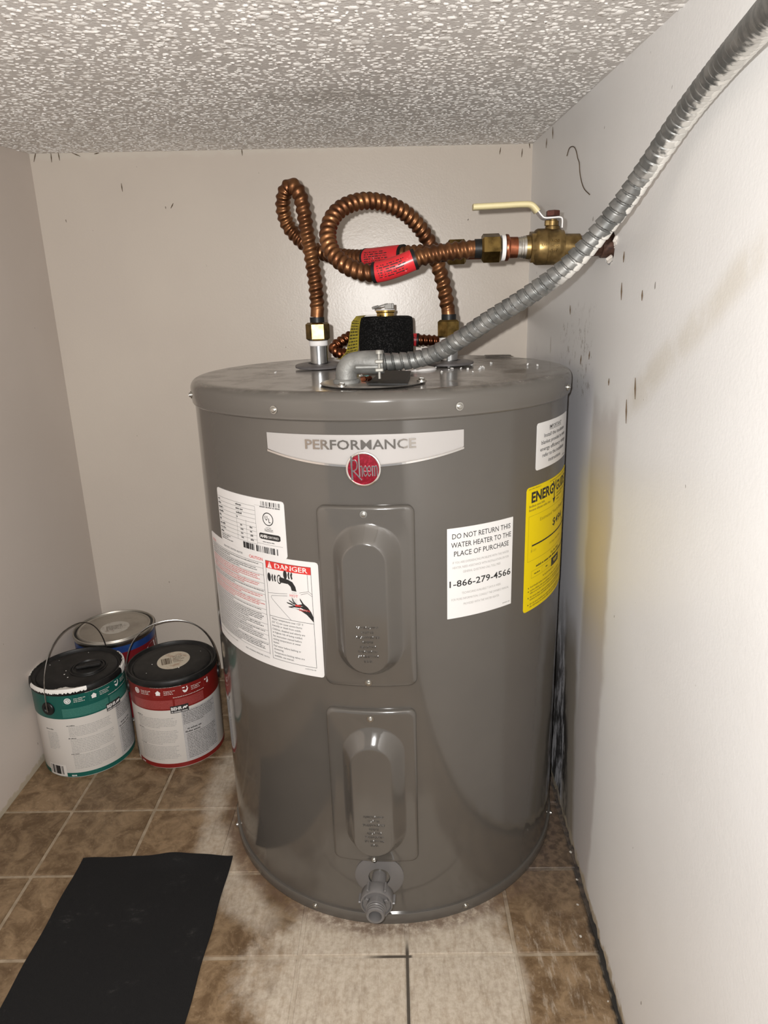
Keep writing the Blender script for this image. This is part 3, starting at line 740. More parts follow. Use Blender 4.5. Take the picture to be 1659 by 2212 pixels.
# left text panel
k.text('WARNING', -.3085, .5558, .0042, 'red_print', w=.017); k.text('ELECTRIC WATER HEATER', -.2585, .5590, .0036, 'print', w=.0495)
k.text('CAUTION', -.1948, .5578, .0058, 'red_print', w=.0262, bold=.01)
k.line([(-.310, .5545), (-.1690, .5545)], .0004); k.line([(-.1690, .5545), (-.1690, .4200)], .0005)
rows = [('dark_grey_print', 2), ('dark_grey_print', 3), ('pale_red_print', 4), ('pale_red_print', 3), ('dark_grey_print', 2), ('pale_red_print', 3), ('pale_red_print', 4), ('dark_grey_print', 2), ('print', 5), ('dark_grey_print', 3), ('print', 2), ('dark_grey_print', 4), ('print', 5)]
tot = sum(r[1] for r in rows)+len(rows)*.55; v = .5540; uu = (.5540-.4215)/tot
for c_, nl in rows:
    for i in range(nl):
        v -= uu; k.small(-.309, -.1705, v, uu*.74, c_, random.uniform(.9, 1.) if i < nl-1 else random.uniform(.4, .8))
    v -= uu*.55; k.line([(-.310, v), (-.169, v)], .0003)
k.text('MAX. WORKING PRESSURE: 150 P.S.I.', -.1705, .4135, .0032, 'print', al='r'); k.small(-.31, -.24, .4150, .0022, 'grey_print', .95)
k.build(lo)
lo, k = put_label('rating_label', -.2640, .5670, -.1262, .6440, h=.0007, lab='white rating label with a table, bar codes and certification marks')
for i in range(10): 
    v = .6322-.0058*i; k.line([(-.2625, v), (-.1752, v)], .0003)
for u, va, vb in ((-.2150, .6105, .5800), (-.1946, .6105, .5800), (-.1750, .6322, .5800)): k.line([(u, va), (u, vb)], .0003)
k.line([(-.1752, .6345), (-.132, .6345)], .0003, 'grey_print'); k.line([(-.175, .5826), (-.132, .5826)], .0003)
for i, (w1, w2) in enumerate(((.006, .012), (.006, .016), (.013, .012), (.011, .0025), (.004, 0), (.005, 0), (.015, 0), (.015, 0), (.008, 0))):
    v = .6322-.0058*(i+1)+.0014; k.small(-.2618, -.2618+w1, v, .0037, 'print')
    if w2: k.small(-.2150, -.2150+w2, v+.0005, .0037, 'print')
for i in range(4):
    for u in (-.2075, -.1878): k.small(u, u+.005, .6105-.0058*(i+1)-.0043, .0040, 'dark_grey_print')
k.bars(-.1638, -.1322, .6352, .6410, 'print', 44); k.small(-.166, -.132, .6328, .0026, 'print')
k.disc(-.1532, .6178, .0090, .0090, r0=.86); k.text('U', -.1558, .6163, .0085, 'print', al='c', bold=.02, sx=.8); k.text('L', -.1505, .6132, .0085, 'print', al='c', bold=.02, sx=.85)
k.text('LISTED', -.1532, .6050, .0026, 'print', al='c', w=.0092); k.small(-.160, -.146, .6030, .0019, 'dark_grey_print'); k.small(-.160, -.146, .6010, .0019, 'dark_grey_print')
k.m('print').loops([[fb(-.1702+.0352*i/12+(0 if 0 < i < 12 else (.0009 if i == 0 else -.0009)), .5936+q_*(.0042 if 0 < i < 12 else .0028), k.h) for q_ in (1, -1)] for i in range(13)], False) if False else k.m('print').grid(lambda a_, b_: fb(-.1704+.0356*a_, .5936+(b_-.5)*.0084*(1-max(0, abs(a_-.5)-.44)/.06*.35), k.h), 14, 2)
k.h += .0001; k.text('AHRI', -.1690, .5915, .0058, 'white_print', w=.0125, bold=.03); k.text('CERTIFIED', -.1555, .5918, .0044, 'white_print', w=.0180)
k.small(-.165, -.145, .5852, .0020, 'dark_grey_print'); k.bars(-.2045, -.1403, .5700, .5788, 'print', 66, .52); 
for i in range(3): k.small(-.2600, -.2300, .5772-.0028*i, .0022, 'dark_grey_print', (.8, .6, 1)[i])
k.build(lo)
# --- notice label
lo, k = put_label('notice_label', .0829, .4848, .1840, .6080, r=.0005, h=.0003, lab='white square-cornered notice with a phone number')
for i, t in enumerate(('DO NOT RETURN THIS', 'WATER HEATER TO THE', 'PLACE OF PURCHASE')): k.text(t, .1345, .5937-.0117*i, .0098, 'print', al='c', w=(.0895, .0925, .0845)[i], bold=.004)
for i, t in enumerate(('IF YOU ARE EXPERIENCING PROBLEMS WITH THIS WATER', 'HEATER, NEED ASSISTANCE WITH INSTALLATION OR FOR', 'GENERAL QUESTIONS CALL TOLL FREE')): k.text(t, .1338, .5603-.0068*i, .0044, 'grey_print', al='c', w=(.087, .087, .058)[i])
k.text('1-866-279-4566', .1337, .5285, .0125, 'print', al='c', w=.0955, bold=.012)
for i, t in enumerate(('TECHNICIANS AVAILABLE 7 DAYS A WEEK', 'FOR MORE INFORMATION, CONSULT THE OWNER\u2019S MANUAL', 'PROVIDED WITH THE WATER HEATER')): k.text(t, .1337, .5172-.0078*i, .0044, 'grey_print', al='c', w=(.061, .090, .056)[i])
k.small(.168, .181, .4890, .0026, 'grey_print'); k.build(lo)
# --- energy label
E0, E1 = .2103, .3720
lo, k = put_label('energy_label', E0, .4605, E1, .6405, 'yellow', r=.0045, h=.0003, lab='bright yellow energy cost label with black print')
k.text('ENERG', .2213, .6187, .0200, 'print', w=.0650, bold=.035); k.text('GUIDE', .2975, .6187, .0200, 'print', w=.053, bold=.03)
k.poly([(.2835, .6350), (.2870, .6350), (.2905, .6270), (.2945, .6350), (.2978, .6350), (.2922, .6225), (.2918, .6100), (.2965, .6108), (.2895, .6020), (.2845, .6108), (.2892, .6100), (.2890, .6225)])
k.small(.2150, .2450, .6370, .0030, 'olive_print'); k.small(.272, .36, .6365, .0026, 'olive_print')
k.small(.2165, .256, .6120, .0046, 'olive_print'); k.small(.2165, .275, .6068, .0046, 'olive_print')
for i in range(3): k.small(.3010, .3010+(.045, .03, .012)[i], .6130-.0045*i, .0040, 'olive_print')
k.frame(.2165, .5348, .3660, .6000, .0004, 'olive_print')
k.text('Estimated Yearly Energy Cost', .304, .5880, .0066, 'olive_print', al='c', w=.118, bold=.005)
k.text('$494', .2885, .5690, .0155, 'print', w=.048, bold=.012)
k.rect(.2257, .5555, .358, .5577); k.line([(.2258, .5630), (.2258, .5500)], .0004, 'olive_print'); k.poly([(.341, .5660), (.347, .5660), (.344, .5582)])
k.text('$121', .2235, .5475, .0048, 'olive_print', w=.013); k.text('Cost Range of Similar Models', .304, .5440, .0042, 'olive_print', al='c')
k.text('First Hour Rating', .304, .5275, .0052, 'print', al='c', bold=.005); k.small(.2385, .366, .5222, .0046, 'print')
k.frame(.2268, .5082, .3600, .5190, .0004, 'olive_print'); k.line([(.2565, .5082), (.2565, .5190)], .0004, 'olive_print'); k.rect(.2897, .5060, .3255, .5188)
k.h += .0001
k.small(.2340, .2500, .5125, .0030, 'print'); k.small(.268, .2745, .5125, .0030, 'print'); k.rect(.300, .5105, .316, .5117, 'yellow'); k.rect(.298, .5130, .318, .5146, 'yellow'); k.small(.26, .30, .5015, .0034, 'olive_print')
for v, n_l in ((.4945, 1), (.4893, 2), (.4795, 2), (.4690, 2)):
    k.disc(.2208, v+.0008, .0010, c='print')
    for i in range(n_l): k.small(.2250, (.33, .36, .30, .34)[i], v-.0040*i, .0034, 'olive_print')
k.build(lo)
lo, k = put_label('insulation_label', .2290, .6610, .3500, .7240, r=.0035, h=.0003, lab='small white label about the insulation blanket')
k.text('IMPORTANT', .2860, .7125, .0072, 'print', al='c', w=.046, bold=.004); k.rect(.2630, .7112, .3090, .7117)
for i, t in enumerate(('Install the insulation', 'blanket provided to meet', 'energy efficiency ratings', 'refer to the installation', 'instructions')): k.text(t, .2870, .7030-.0088*i, .0074, 'print', al='c', w=(.078, .092, .097, .084, .048)[i], bold=.005)
k.small(.325, .340, .6640, .0028, 'grey_print'); k.build(lo)

# --- pipe nipples and gaskets on the lid
NIP = [Vector((.4938, .0550, .783)), Vector((.6962, .0400, .783))]
HEX = [(.0001, 0), (1, 0)]
for i, p in enumerate(NIP):
    t = Matrix.Translation(p)
    obj('pipe_nipple', MB().lathe([(.0136, -.004), (.0136, .041), (.0115, .0415), (.0115, .02)], 32, t), 'galv', WH)
    tm = t @ Matrix.Rotation(R_(3 if i == 0 else 1.5), 4, 'X')
    mb = MB(); 
    pr = [(.0165, .0020), (.0175, .0088), (.0200, .0092), (.031, .0078), (.0372, .0068), (.0385, .0058), (.0382, .0034), (.0360, .0026), (.0165, .0020)]
    mb.lathe(pr, 20, tm); obj('gasket_ring', mb, 'gasket', WH)
    obj('thread_tape', MB().lathe([(.0137, .0350), (.0145, .0360), (.0146, .0425), (.0137, .043)], 28, t), 'tape', WH)
# plug cap
obj('plug_cap', MB().lathe([(0, .0045), (.018, .0045), (.024, .003), (.026, .0005), (.026, -.001)], 32, Matrix.Translation((.648, -.012, .783))), 'label', WH, label='flat off-white plug cap on the lid')
obj('rear_bracket', MB().box((.795, .20, .7842), (.045, .018, .0016), None, .0008), 'enamel_grey', WH)
# junction cover plate
CP = Vector((.5835, -.168, .7845))
mb = MB(); mb.lathe([(0, .0018), (.060, .0016), (.0655, .0010), (.067, 0), (.066, -.001), (0, -.001)], 56, Matrix.Translation(CP) @ Matrix.Diagonal((1.0, .93, 1, 1)))
jp = obj('junction_cover', mb, 'coverplate', WH, label='dusty oval junction cover plate')
for p in ((.5475, -.218, .7862), (.6445, -.190, .7865)): screw(p, (.1, -.1, 1), jp, .0052)
fp = MB(); q_ = [(.578, -.226, .7875), (.6265, -.233, .7868), (.6335, -.118, .7905), (.596, -.112, .7920)]
fp.add([Vector(p) for p in q_]+[Vector(p)+Vector((0, 0, .0014)) for p in q_], [(3, 2, 1, 0), (4, 5, 6, 7), (0, 1, 5, 4), (1, 2, 6, 5), (2, 3, 7, 6), (3, 0, 4, 7)])
fo_ = obj('cover_flap', fp, 'blackp', jp, smooth=0, label='black flap with raised part number')
A_, B_, D_ = Vector(q_[0]), Vector(q_[1]), Vector(q_[3])
ink = Ink(lambda u, v, h=0: A_+(B_-A_)*u+(D_-A_)*v+Vector((0, 0, .0014+h)), .0)
ink.text('65092051', .32, .16, .16, 'steel', w=.62); obj('part_number', ink.mb['steel'], 'dark_grey_print', jp, smooth=0)
for i, (p, mt) in enumerate((((.5735, -.172, .7895), 'teal'), ((.5695, -.180, .7885), 'copper_fit'), ((.5760, -.178, .7885), 'copper_fit'))):
    obj('wire_nut', MB().lathe([(.0035, 0), (.0030, .006), (.0015, .0075), (0, .0075)], 8, axis_m(p, (1, -.6+i*.5, .3))), mt, jp)
# dust crumbs on the lid
mb = MB()
for i in range(46):
    a = random.uniform(-1.2, 1.6); r = random.uniform(.14, .27); x = HX+r*math.sin(a)*random.uniform(.6, 1); y = HY-r*math.cos(a)*.6+.03
    if x < .62 and random.random() < .75: continue
    if math.hypot(x-HX, y-HY) > .262: continue
    mb.box((x, y, .7842), [random.uniform(.0012, .0034) for _ in range(3)], Matrix.Rotation(random.uniform(0, 3), 3, Vector((random.random(), .3, random.random()))))
obj('dust_crumbs', mb, 'whitefleck', WH, smooth=0, kind='stuff')

# --- drain valve (screwed into the tank, same grey)
DU, DZ = d2u(-3.7), .0845
a = DU/BR; dd = Vector((math.sin(a), -math.cos(a), 0)); dm = axis_m(fb(DU, DZ, 0), dd)
es = MB(); L = []
for r, h in ((.0355, 0), (.0355, .0012), (.034, .0022), (.018, .0024), (.0155, .0024), (.0150, -.001)):
    L.append([fb(DU+r*math.cos(t), DZ+r*math.sin(t), h) for t in np.linspace(0, 2*PI, 40, endpoint=False)])
es.loops(L, False); 
DV = obj('drain_valve', MB().lathe([(.0105, -.012), (.0105, .036), (.0115, .037), (.0115, .040), (.0, .040)], 28, dm), 'drain', WH, label='grey plastic drain valve with hose outlet')
obj('escutcheon', es, 'drain', DV); obj('valve_recess', MB().lathe([(0, -.0005), (.0152, -.0005), (.0152, .0012)], 24, dm), 'dark', DV)
kn = MB(); kr = []
for h, r in ((.030, .013), (.031, .0215), (.033, .0228), (.047, .0232), (.0495, .0222), (.050, .0205), (.0475, .0195), (.0475, .0125)):
    kr.append([dm @ Vector(((r*(1-.05*(max(0, math.cos(t*6))**6 if .031 < h < .0495 else 0)))*math.cos(t), r*(1-.05*(max(0, math.cos(t*6))**6 if .031 < h < .0495 else 0))*math.sin(t), h)) for t in np.linspace(0, 2*PI, 72, endpoint=False)])
kn.loops(kr, False); kb = obj('handwheel', kn, 'drain', DV, smooth=50)
mb = MB()
for t in range(6): 
    a_ = t*PI/3; mb.box(dm @ Vector((.0235*math.cos(a_), .0235*math.sin(a_), .040)), (.0045, .0032, .016), (dm.to_3x3() @ Matrix.Rotation(a_, 3, 'Z')), .0008)
obj('grip_rib', mb, 'drain', DV)
obj('hose_outlet', MB().lathe([(.0125, .0475), (.0125, .054), (.0140, .0545), (.0140, .057), (.0122, .0575), (.0130, .060), (.0122, .061), (.0130, .0635), (.0122, .065), (.0130, .0672), (.0120, .0695), (.0090, .0695), (.0086, .0680), (.0086, .050), (0, .050)], 32, dm), 'drain', DV)
for t in range(3):
    a_ = t*2*PI/3+.5; obj('lug', MB().box(dm @ Vector((.0158*math.cos(a_), .0158*math.sin(a_), .049)), (.005, .0055, .006), (dm.to_3x3() @ Matrix.Rotation(a_, 3, 'Z')), .0008), 'drain', DV)

# ------------------------------------------------------------------ copper connectors
def corr(r, amp, pitch, plain0=0., plain1=0., L=None, p1=None, s1=0.):
    def f(s, a):
        k = min(1, max(0, (s-plain0)/.006)) * (min(1, max(0, (L-plain1-s)/.006)) if L else 1)
        ph = 2*PI*(s/pitch if not p1 else (s/pitch if s < s1 else s1/pitch+(s-s1)/p1))-a
        w = math.sin(ph); w = w*(1-.0*w)
        return r+amp*(.25+.75*w)*k
    return f
def plen(P): return sum((b-a).length for a, b in zip(P, P[1:]))
def hexnut(p, d, r, L, mat, parent, name='nut', rot=0.):
    m = axis_m(p, d); rr_ = r/math.cos(PI/6)
    mb = MB().lathe([(r*.72, 0), (r*.93, 0), (rr_, L*.10), (rr_, L*.90), (r*.93, L), (r*.72, L)], 6, m, rot)
    return obj(name, mb, mat, parent, smooth=20)
def ring(p, d, r, L, mat, parent, name, r_in=None):
    m = axis_m(p, d); return obj(name, MB().lathe([(r*.6, 0), (r, 0), (r, L), (r*.6, L)], 28, m), mat, parent)
def sleeve(P, i0, i1, r, mat, parent, name, c2='print', band=True, up=None):
    seg = P[i0:i1]; o = obj(name, MB().tube(seg, r, 24), mat, parent)
    if band:
        obj('end_band', MB().tube(P[i0-2:i0+2], r+.0002, 24), 'blackp', o); obj('end_band', MB().tube(P[i1-2:i1+2], r+.0002, 24), 'blackp', o)
    # rows of small print on the camera side
    L = plen(seg); mid = seg[len(seg)//2]; T = (seg[-1]-seg[0]).normalized(); tow = (Vector((.6, -1, .85))-mid); tow = (tow-T*tow.dot(T)).normalized(); side = T.cross(tow)
    def f(u, v, h=0):
        i = min(len(seg)-1, max(0, int((u/L+.5)*(len(seg)-1)))); c = seg[i]; a = v/r
        c = c+T*((u/L+.5)*L-(c-seg[0]).dot(T)) if False else c
        return c+(tow*math.cos(a)+side*math.sin(a))*(r+h)
    ink = Ink(f, .0004)
    for j in range(6): ink.small(-L*.4, L*.4, -.0085+.0030*j, .0022, c2, random.uniform(.7, 1.))
    for m_, q__ in ink.mb.items(): obj('print', q__, m_, o, smooth=0, kind='stuff')
    return o
CRr, CA = .0102, .0016
# right riser: over the top in one loop and out to the shut-off valve
VX = Vector((1, -.03, 0)).normalized()
PT = [(.6962, .0400, .8560), (.6945, .0400, .8694), (.6916, .0390, .8862), (.6874, .0370, .9062), (.6790, .0330, .9324), (.6686, .0270, .9580), (.6516, .0150, .9826), (.6285, .0000, 1.0019), (.6028, -.0150, 1.0116), (.5759, -.0300, 1.0135), (.5512, -.0450, 1.0061), (.5347, -.0580, .9919), (.5273, -.0720, .9696), (.5328, -.0860, .9466), (.5500, -.1000, .9288), (.5742, -.1100, .9186), (.5953, -.1160, .9183), (.6192, -.1200, .9242), (.6459, -.1210, .9334), (.6724, -.1210, .9382), (.7000, -.1210, .9410), (.7170, -.1210, .9422)]
SA = thing('flexible_copper_pipe', NIP[1]+Vector((0, 0, .04)), 'corrugated copper connector making the wide loop, from right nipple to the ball valve', 'pipe', 'corrugated copper connectors')
P = spline(PT, .0014); L = plen(P)
obj('corrugated_tube', MB().tube(P, corr(CRr, CA, .0128, .010, .003, L, .0091, .125), 22), 'copper', SA, smooth=60)
i0 = min(range(len(P)), key=lambda i: (P[i]-Vector((.5905, -.115, .9180))).length); i1 = min(range(len(P)), key=lambda i: (P[i]-Vector((.6410, -.121, .9316))).length)
sleeve(P, i0, i1, CRr+CA+.0012, 'redtag', SA, 'red_warning_sleeve')
ring((.6962, .040, .8515), (0, 0, 1), .0112, .0085, 'blackp', SA, 'black_washer'); hexnut((.6962, .040, .8255), (0, 0, 1), .0160, .0265, 'brass_nut', SA, 'union_nut', .35)
ring((.7165, -.121, .9422), VX, .0115, .010, 'blackp', SA, 'black_washer'); hexnut(Vector((.7250, -.1212, .9423)), VX, .0156, .0245, 'brass_nut', SA, 'union_nut', .3)
# left riser
PT2 = [(.4938, .0550, .8610), (.4950, .0550, .8728), (.4950, .0550, .8919), (.4937, .0540, .9189), (.4902, .0520, .9520), (.4861, .0510, .9844), (.4830, .0510, .9850+.0282), (.4782, .0540, 1.0358), (.4670, .0610, 1.0488), (.4548, .0690, 1.0417), (.4490, .0770, 1.0210), (.4532, .0850, .9985), (.4668, .0870, .9800), (.4862, .0830, .9640), (.5103, .0720, .9540), (.5385, .0500, .9475), (.5730, .0150, .9430), (.6125, -.0270, .9428), (.6505, -.0540, .9428), (.6780, -.0660, .9415)]
SB = thing('flexible_copper_pipe', NIP[0]+Vector((0, 0, .04)), 'corrugated copper connector bent into a narrow hairpin above the left nipple', 'pipe', 'corrugated copper connectors')
P = spline(PT2, .0014); L = plen(P)
obj('corrugated_tube', MB().tube(P, corr(CRr, CA, .0114, .010, .003, L, .0094, .20), 22), 'copper', SB, smooth=60)
i0 = min(range(len(P)), key=lambda i: (P[i]-Vector((.5750, .012, .943))).length); i1 = min(range(len(P)), key=lambda i: (P[i]-Vector((.628, -.039, .943))).length)
sleeve(P, i0, i1, CRr+CA+.0012, 'redtag', SB, 'red_warning_sleeve')
ring((.4938, .055, .8525), (0, 0, 1), .0112, .0085, 'blackp', SB, 'black_washer'); hexnut((.4938, .055, .8262), (0, 0, 1), .0160, .0270, 'brass_nut', SB, 'union_nut', .1)
ring((.677, -.066, .9415), VX, .0115, .010, 'blackp', SB, 'black_washer'); hexnut((.686, -.0662, .9418), VX, .0156, .0245, 'brass_nut', SB, 'union_nut')
obj('copper_stub', MB().tube([(.709, -.0665, .942), (.80, -.068, .9420), (xr(-.07)+.004, -.070, .942)], .0100, 20), 'copper_fit', SB)
# discharge connector of the relief valve, lying across the back of the lid
PT3 = [(.7300, .2250, .8065), (.7075, .2350, .8083), (.6702, .2430, .8114), (.6198, .2480, .8150), (.5694, .2430, .8199), (.5407, .2320, .8240), (.5183, .2220, .8143), (.5051, .2140, .8045), (.5143, .2060, .7955), (.5286, .2000, .7935)]
SD = thing('flexible_copper_pipe', (.6, .24, .784), 'short corrugated copper pipe lying behind the foam-wrapped relief valve', 'pipe', 'corrugated copper connectors')
P = spline(PT3, .0013); L = plen(P)
obj('corrugated_tube', MB().tube(P, corr(.0092, .0015, .0092, 0, 0, L), 18), 'copper2', SD, smooth=60)
i0 = min(range(len(P)), key=lambda i: abs(P[i].x-.655)+100*(P[i].z < .8)); i1 = min(range(len(P)), key=lambda i: abs(P[i].x-.615)+100*(P[i].z < .8))
sleeve(P, i0, i1, .0115, 'redtag', SD, 'red_warning_sleeve')

# ------------------------------------------------------------------ relief valve in black foam
RV = Vector((.5985, .185, .7832))
rv = thing('relief_valve', RV, 'pressure relief valve wrapped in black foam, with a yellow tag on the tank top', 'valve')
obj('foam_sleeve', MB().lathe([(0, .0), (.0455, .0), (.047, .004), (.0475, .03), (.0470, .066), (.0455, .0715), (.040, .0735), (.02, .0738), (0, .0738)], 56, Matrix.Translation(RV)), 'foam', rv)
obj('brass_bonnet', MB().lathe([(.0185, .070), (.0185, .0735), (.0150, .0738), (.0150, .0790), (.0165, .0805), (.0168, .0835), (.0, .0835)], 28, Matrix.Translation(RV)), 'brass_new', rv)
obj('white_washer', MB().lathe([(.0165, .0836), (.0165, .0850), (0, .0850)], 28, Matrix.Translation(RV)), 'tape', rv)
mb = MB(); rm = Matrix.Rotation(R_(12), 3, 'Y'); mb.box(RV+Vector((-.008, -.003, .0910)), (.026, .0095, .0022), Matrix.Rotation(R_(-14), 3, 'Y'), .0008)
mb.box(RV+Vector((-.017, -.003, .0888)), (.012, .008, .0045), Matrix.Rotation(R_(-14), 3, 'Y'), .001)
for dy in (-.0065, .0035): mb.box(RV+Vector((.005, dy, .0900)), (.012, .0014, .009), None, .0005)
mb.box(RV+Vector((.0125, -.0015, .0900)), (.005, .0085, .009), None, .0008)
obj('test_lever', mb, 'grey_lever', rv, label='grey metal test lever')
# yellow tag: strap looped round the bonnet and hanging down the left side of the foam
tp = [(.004, -.020, .0758), (-.016, -.022, .0762), (-.034, -.023, .0762), (-.045, -.026, .0738), (-.0500, -.029, .066), (-.0525, -.031, .052), (-.0545, -.034, .036), (-.0575, -.040, .020), (-.0650, -.052, .0095), (-.0740, -.060, .0075)]
wv = [.006, .0075, .009, .0105, .012, .013, .014, .0155, .017, .0175]
rows = []
TPp = [RV+Vector(p) for p in tp]
for i, p in enumerate(TPp):
    t = (TPp[min(i+1, len(tp)-1)]-TPp[max(i-1, 0)]).normalized(); side = Vector((.62, -.78, 0)) if i > 2 else Vector((.15, -1, 0)); side = (side-t*side.dot(t)).normalized()
    nrm = t.cross(side)
    rows.append((p-side*wv[i], p+side*wv[i], nrm))
def tagf(u, v, h=0.):
    x = u*(len(rows)-1); i = min(int(x), len(rows)-2); f = x-i
    a0, b0, n0 = rows[i]; a1, b1, n1 = rows[i+1]
    return a0.lerp(a1, f).lerp(b0.lerp(b1, f), v)+n0.lerp(n1, f)*(-h)
mb = MB(); mb.grid(lambda u, v: tagf(u, v, .0003), 54, 6); mb.grid(lambda u, v: tagf(1-u, v, -.0003), 54, 6)
tg = obj('warning_tag', mb, 'tag', rv, label='yellow paper warning tag strap')
for sg in (.0008, -.0008):
    ink = Ink(lambda u, v, h=0: tagf(v, u, sg), 0)
    for i in range(15):
        v = .42+.036*i
        u = .1
        while u < .88:
            w = random.uniform(.08, .3); ink.m('tagprint').add([tagf(v, u, sg), tagf(v, min(.9, u+w), sg), tagf(v+.014, min(.9, u+w), sg), tagf(v+.014, u, sg)], [(0, 1, 2, 3)]); u += w+.06
    obj('print', ink.mb['tagprint'], 'tagprint', tg, smooth=0, kind='stuff')

# ------------------------------------------------------------------ ball valve on the wall stub
BV = Vector((.7495, -.1212, .9423)); ax = (PH-BV); ax.normalize()
bv = thing('ball_valve', PH, 'brass shut-off ball valve with an ivory lever, on the pipe from the right wall', 'valve')
LV = (PH-BV).length
def at(s): return BV+ax*s
m = axis_m(BV, ax)
obj('thread_tape', MB().lathe([(.009, .0003), (.0150, .0003), (.0156, .001), (.0154, .0050), (.009, .0054)], 28, m), 'tape', bv)
obj('copper_adapter', MB().lathe([(.009, .0054), (.0158, .0056), (.0163, .0068), (.0158, .0092), (.0138, .0096), (.0128, .0108), (.0127, .0205), (.0112, .0208)], 28, m), 'copper_fit', bv)
obj('solder_joint', MB().lathe([(.0112, .0202), (.0126, .0206), (.0123, .0245), (.0131, .0250), (.0129, .0275), (.0136, .0282), (.0136, .0315)], 28, m), 'solder', bv)
mb = MB(); mb.lathe([(.011, .0308), (.0140, .0312), (.0146, .0350), (.0150, .0385), (.0170, .0392), (.0176, .0405), (.0205, .0430), (.0217, .0455), (.0218, .0550), (.0214, .0553), (.0214, .0561), (.0218, .0564), (.0220, .0700), (.0215, .0720), (.0200, .0745), (.0196, .0772), (.0152, .0785), (.0150, .0980), (.0125, .0985)], 40, m)
vb = obj('valve_body', mb, 'brass', bv)
hexnut(at(.0360), ax, .0172, .0070, 'brass', bv, 'hex_collar', .2)
st = at(.0640)
mb = MB(); mb.lathe([(.0095, .016), (.0090, .0235), (.0078, .0245), (.0076, .0300), (.0052, .0310), (.0050, .0335)], 24, axis_m(st, (0, 0, 1))); obj('valve_stem', mb, 'brass', bv)
mb = MB(); mb.box(st+Vector((-.0075, -.004, .0275)), (.006, .006, .007), None, .001); obj('stop_lug', mb, 'brass', bv)
ink = Ink(lambda u, v, h=0: at(.0575+u)+Vector((0, -math.cos(v/.0220), math.sin(v/.0220)))*(.0220+h), .0)
ink.text('WOG', .0, .0042, .0044, 'brass', ext=.0009, w=.0115); ink.text('600', .0, -.0015, .0046, 'brass', ext=.0009, w=.0115); ink.text('SWP', .0, -.0070, .0042, 'brass', ext=.0009, w=.0110); ink.text('3/4', -.0120, -.0010, .0050, 'brass', ext=.0009, w=.0090)
obj('cast_marking', ink.mb['brass'], 'brass', vb, smooth=0)
# lever: flat strip, bent, sleeved in vinyl
lv = [st+Vector((.0105, .0, .0214)), st+Vector((.0104, 0, .0310)), st+Vector((.0070, 0, .0338)), st+Vector((-.0100, 0, .0334)), st+Vector((-.0150, 0, .0362)), st+Vector((-.0200, 0, .0420)), st+Vector((-.0265, 0, .0485)), st+Vector((-.0360, 0, .0502)), st+Vector((-.0985, 0, .0490))]
def strip(pts, hw, th):
    L = []
    for i, p in enumerate(pts):
        t = (pts[min(i+1, len(pts)-1)]-pts[max(0, i-1)]).normalized(); s_ = Vector((0, 1, 0)); nn_ = t.cross(s_).normalized()
        L.append([p+s_*(hw*cx)+nn_*(th*cz) for cx, cz in ((1, .4), (.7, 1), (-.7, 1), (-1, .4), (-1, -.4), (-.7, -1), (.7, -1), (1, -.4))])
    return MB().loops(L, True, True)
le = obj('lever', strip(spline(lv[:7], .0015), .0075, .0018), 'lever_steel', bv, label='bright steel lever plate')
gp = spline([lv[4]*.1+lv[5]*.9, lv[6], lv[7], lv[7].lerp(lv[8], .5), lv[8]], .002)
obj('lever_grip', strip(gp+[gp[-1]+Vector((-.0012, 0, 0))], .0092, .0034), 'ivory', bv, smooth=60, label='ivory vinyl lever grip')
hexnut(st+Vector((0, 0, .0352)), (0, 0, 1), .0076, .0072, 'darkbrown', bv, 'lever_nut', .5)
obj('wall_stub', MB().lathe([(.0124, .0940), (.0124, LV-.012), (.0146, LV-.0115), (.0150, LV+.006), (.011, LV+.03), (0, LV+.03)], 26, m), 'oldpipe', bv)
obj('wall_tab', MB().box(PH+Vector((-.004, .006, .022)), (.009, .008, .009), None, .0015), 'oldpipe', bv)

# ------------------------------------------------------------------ flexible steel conduit with elbow connector
CB = Vector((.5515, -.187, .7862))
cdn = thing('flexible_conduit', CB, 'flexible spiral steel conduit with white paint daubs, rising from the lid past the right wall', 'conduit')
CP_ = [(.5985, -.193, .8108), (.6150, -.1935, .8110), (.6387, -.1945, .8130), (.6713, -.2090, .8252), (.7203, -.2430, .8585), (.7600, -.2700, .8845), (.7960, -.2960, .9135), (.8290, -.3250, .9560), (.8480, -.3560, .9915), (.8560, -.4130, 1.0220), (.8530, -.4840, 1.0365), (.8400, -.5650, 1.0380), (.8180, -.6420, 1.0270), (.7960, -.7200, 1.0120)]
P = spline(CP_, .00055); L = plen(P); pitch = .0100
def cprof(s, a):
    t = (s/pitch-a/(2*PI)) % 1.
    if t < .07: w = t/.07
    elif t < .80: w = 1-.42*((t-.07)/.73)
    elif t < .86: w = .58-(t-.80)/.06*.58
    else: w = 0.
    return .0088+.0022*w
obj('spiral_tube', MB().tube(P, cprof, 24), 'conduit', cdn, smooth=38)
el_ = [CB+Vector((0, 0, .004)), CB+Vector((0, 0, .010)), CB+Vector((.0015, -.0003, .0165)), CB+Vector((.0060, -.001, .0218)), CB+Vector((.0135, -.002, .0240)), CB+Vector((.026, -.004, .0245)), CB+Vector((.047, -.006, .0246))]
P = spline(el_, .0015)
eo = obj('elbow_connector', MB().tube(P, lambda s, a: .0128+.0009*min(1, max(0, (s-.02)/.02))+.0006*(abs(math.sin(a)) > .97), 26), 'cast', cdn, smooth=50, label='cast zinc elbow clamp connector')
obj('lock_ring', MB().lathe([(.0125, -.0015), (.0165, -.0012), (.0168, .0030), (.0150, .0048), (.0125, .005)], 24, Matrix.Translation(CB)), 'cast', cdn)
obj('clamp_half', MB().box(CB+Vector((.028, -.0165, .0200)), (.034, .006, .0060), None, .0020), 'cast', cdn)
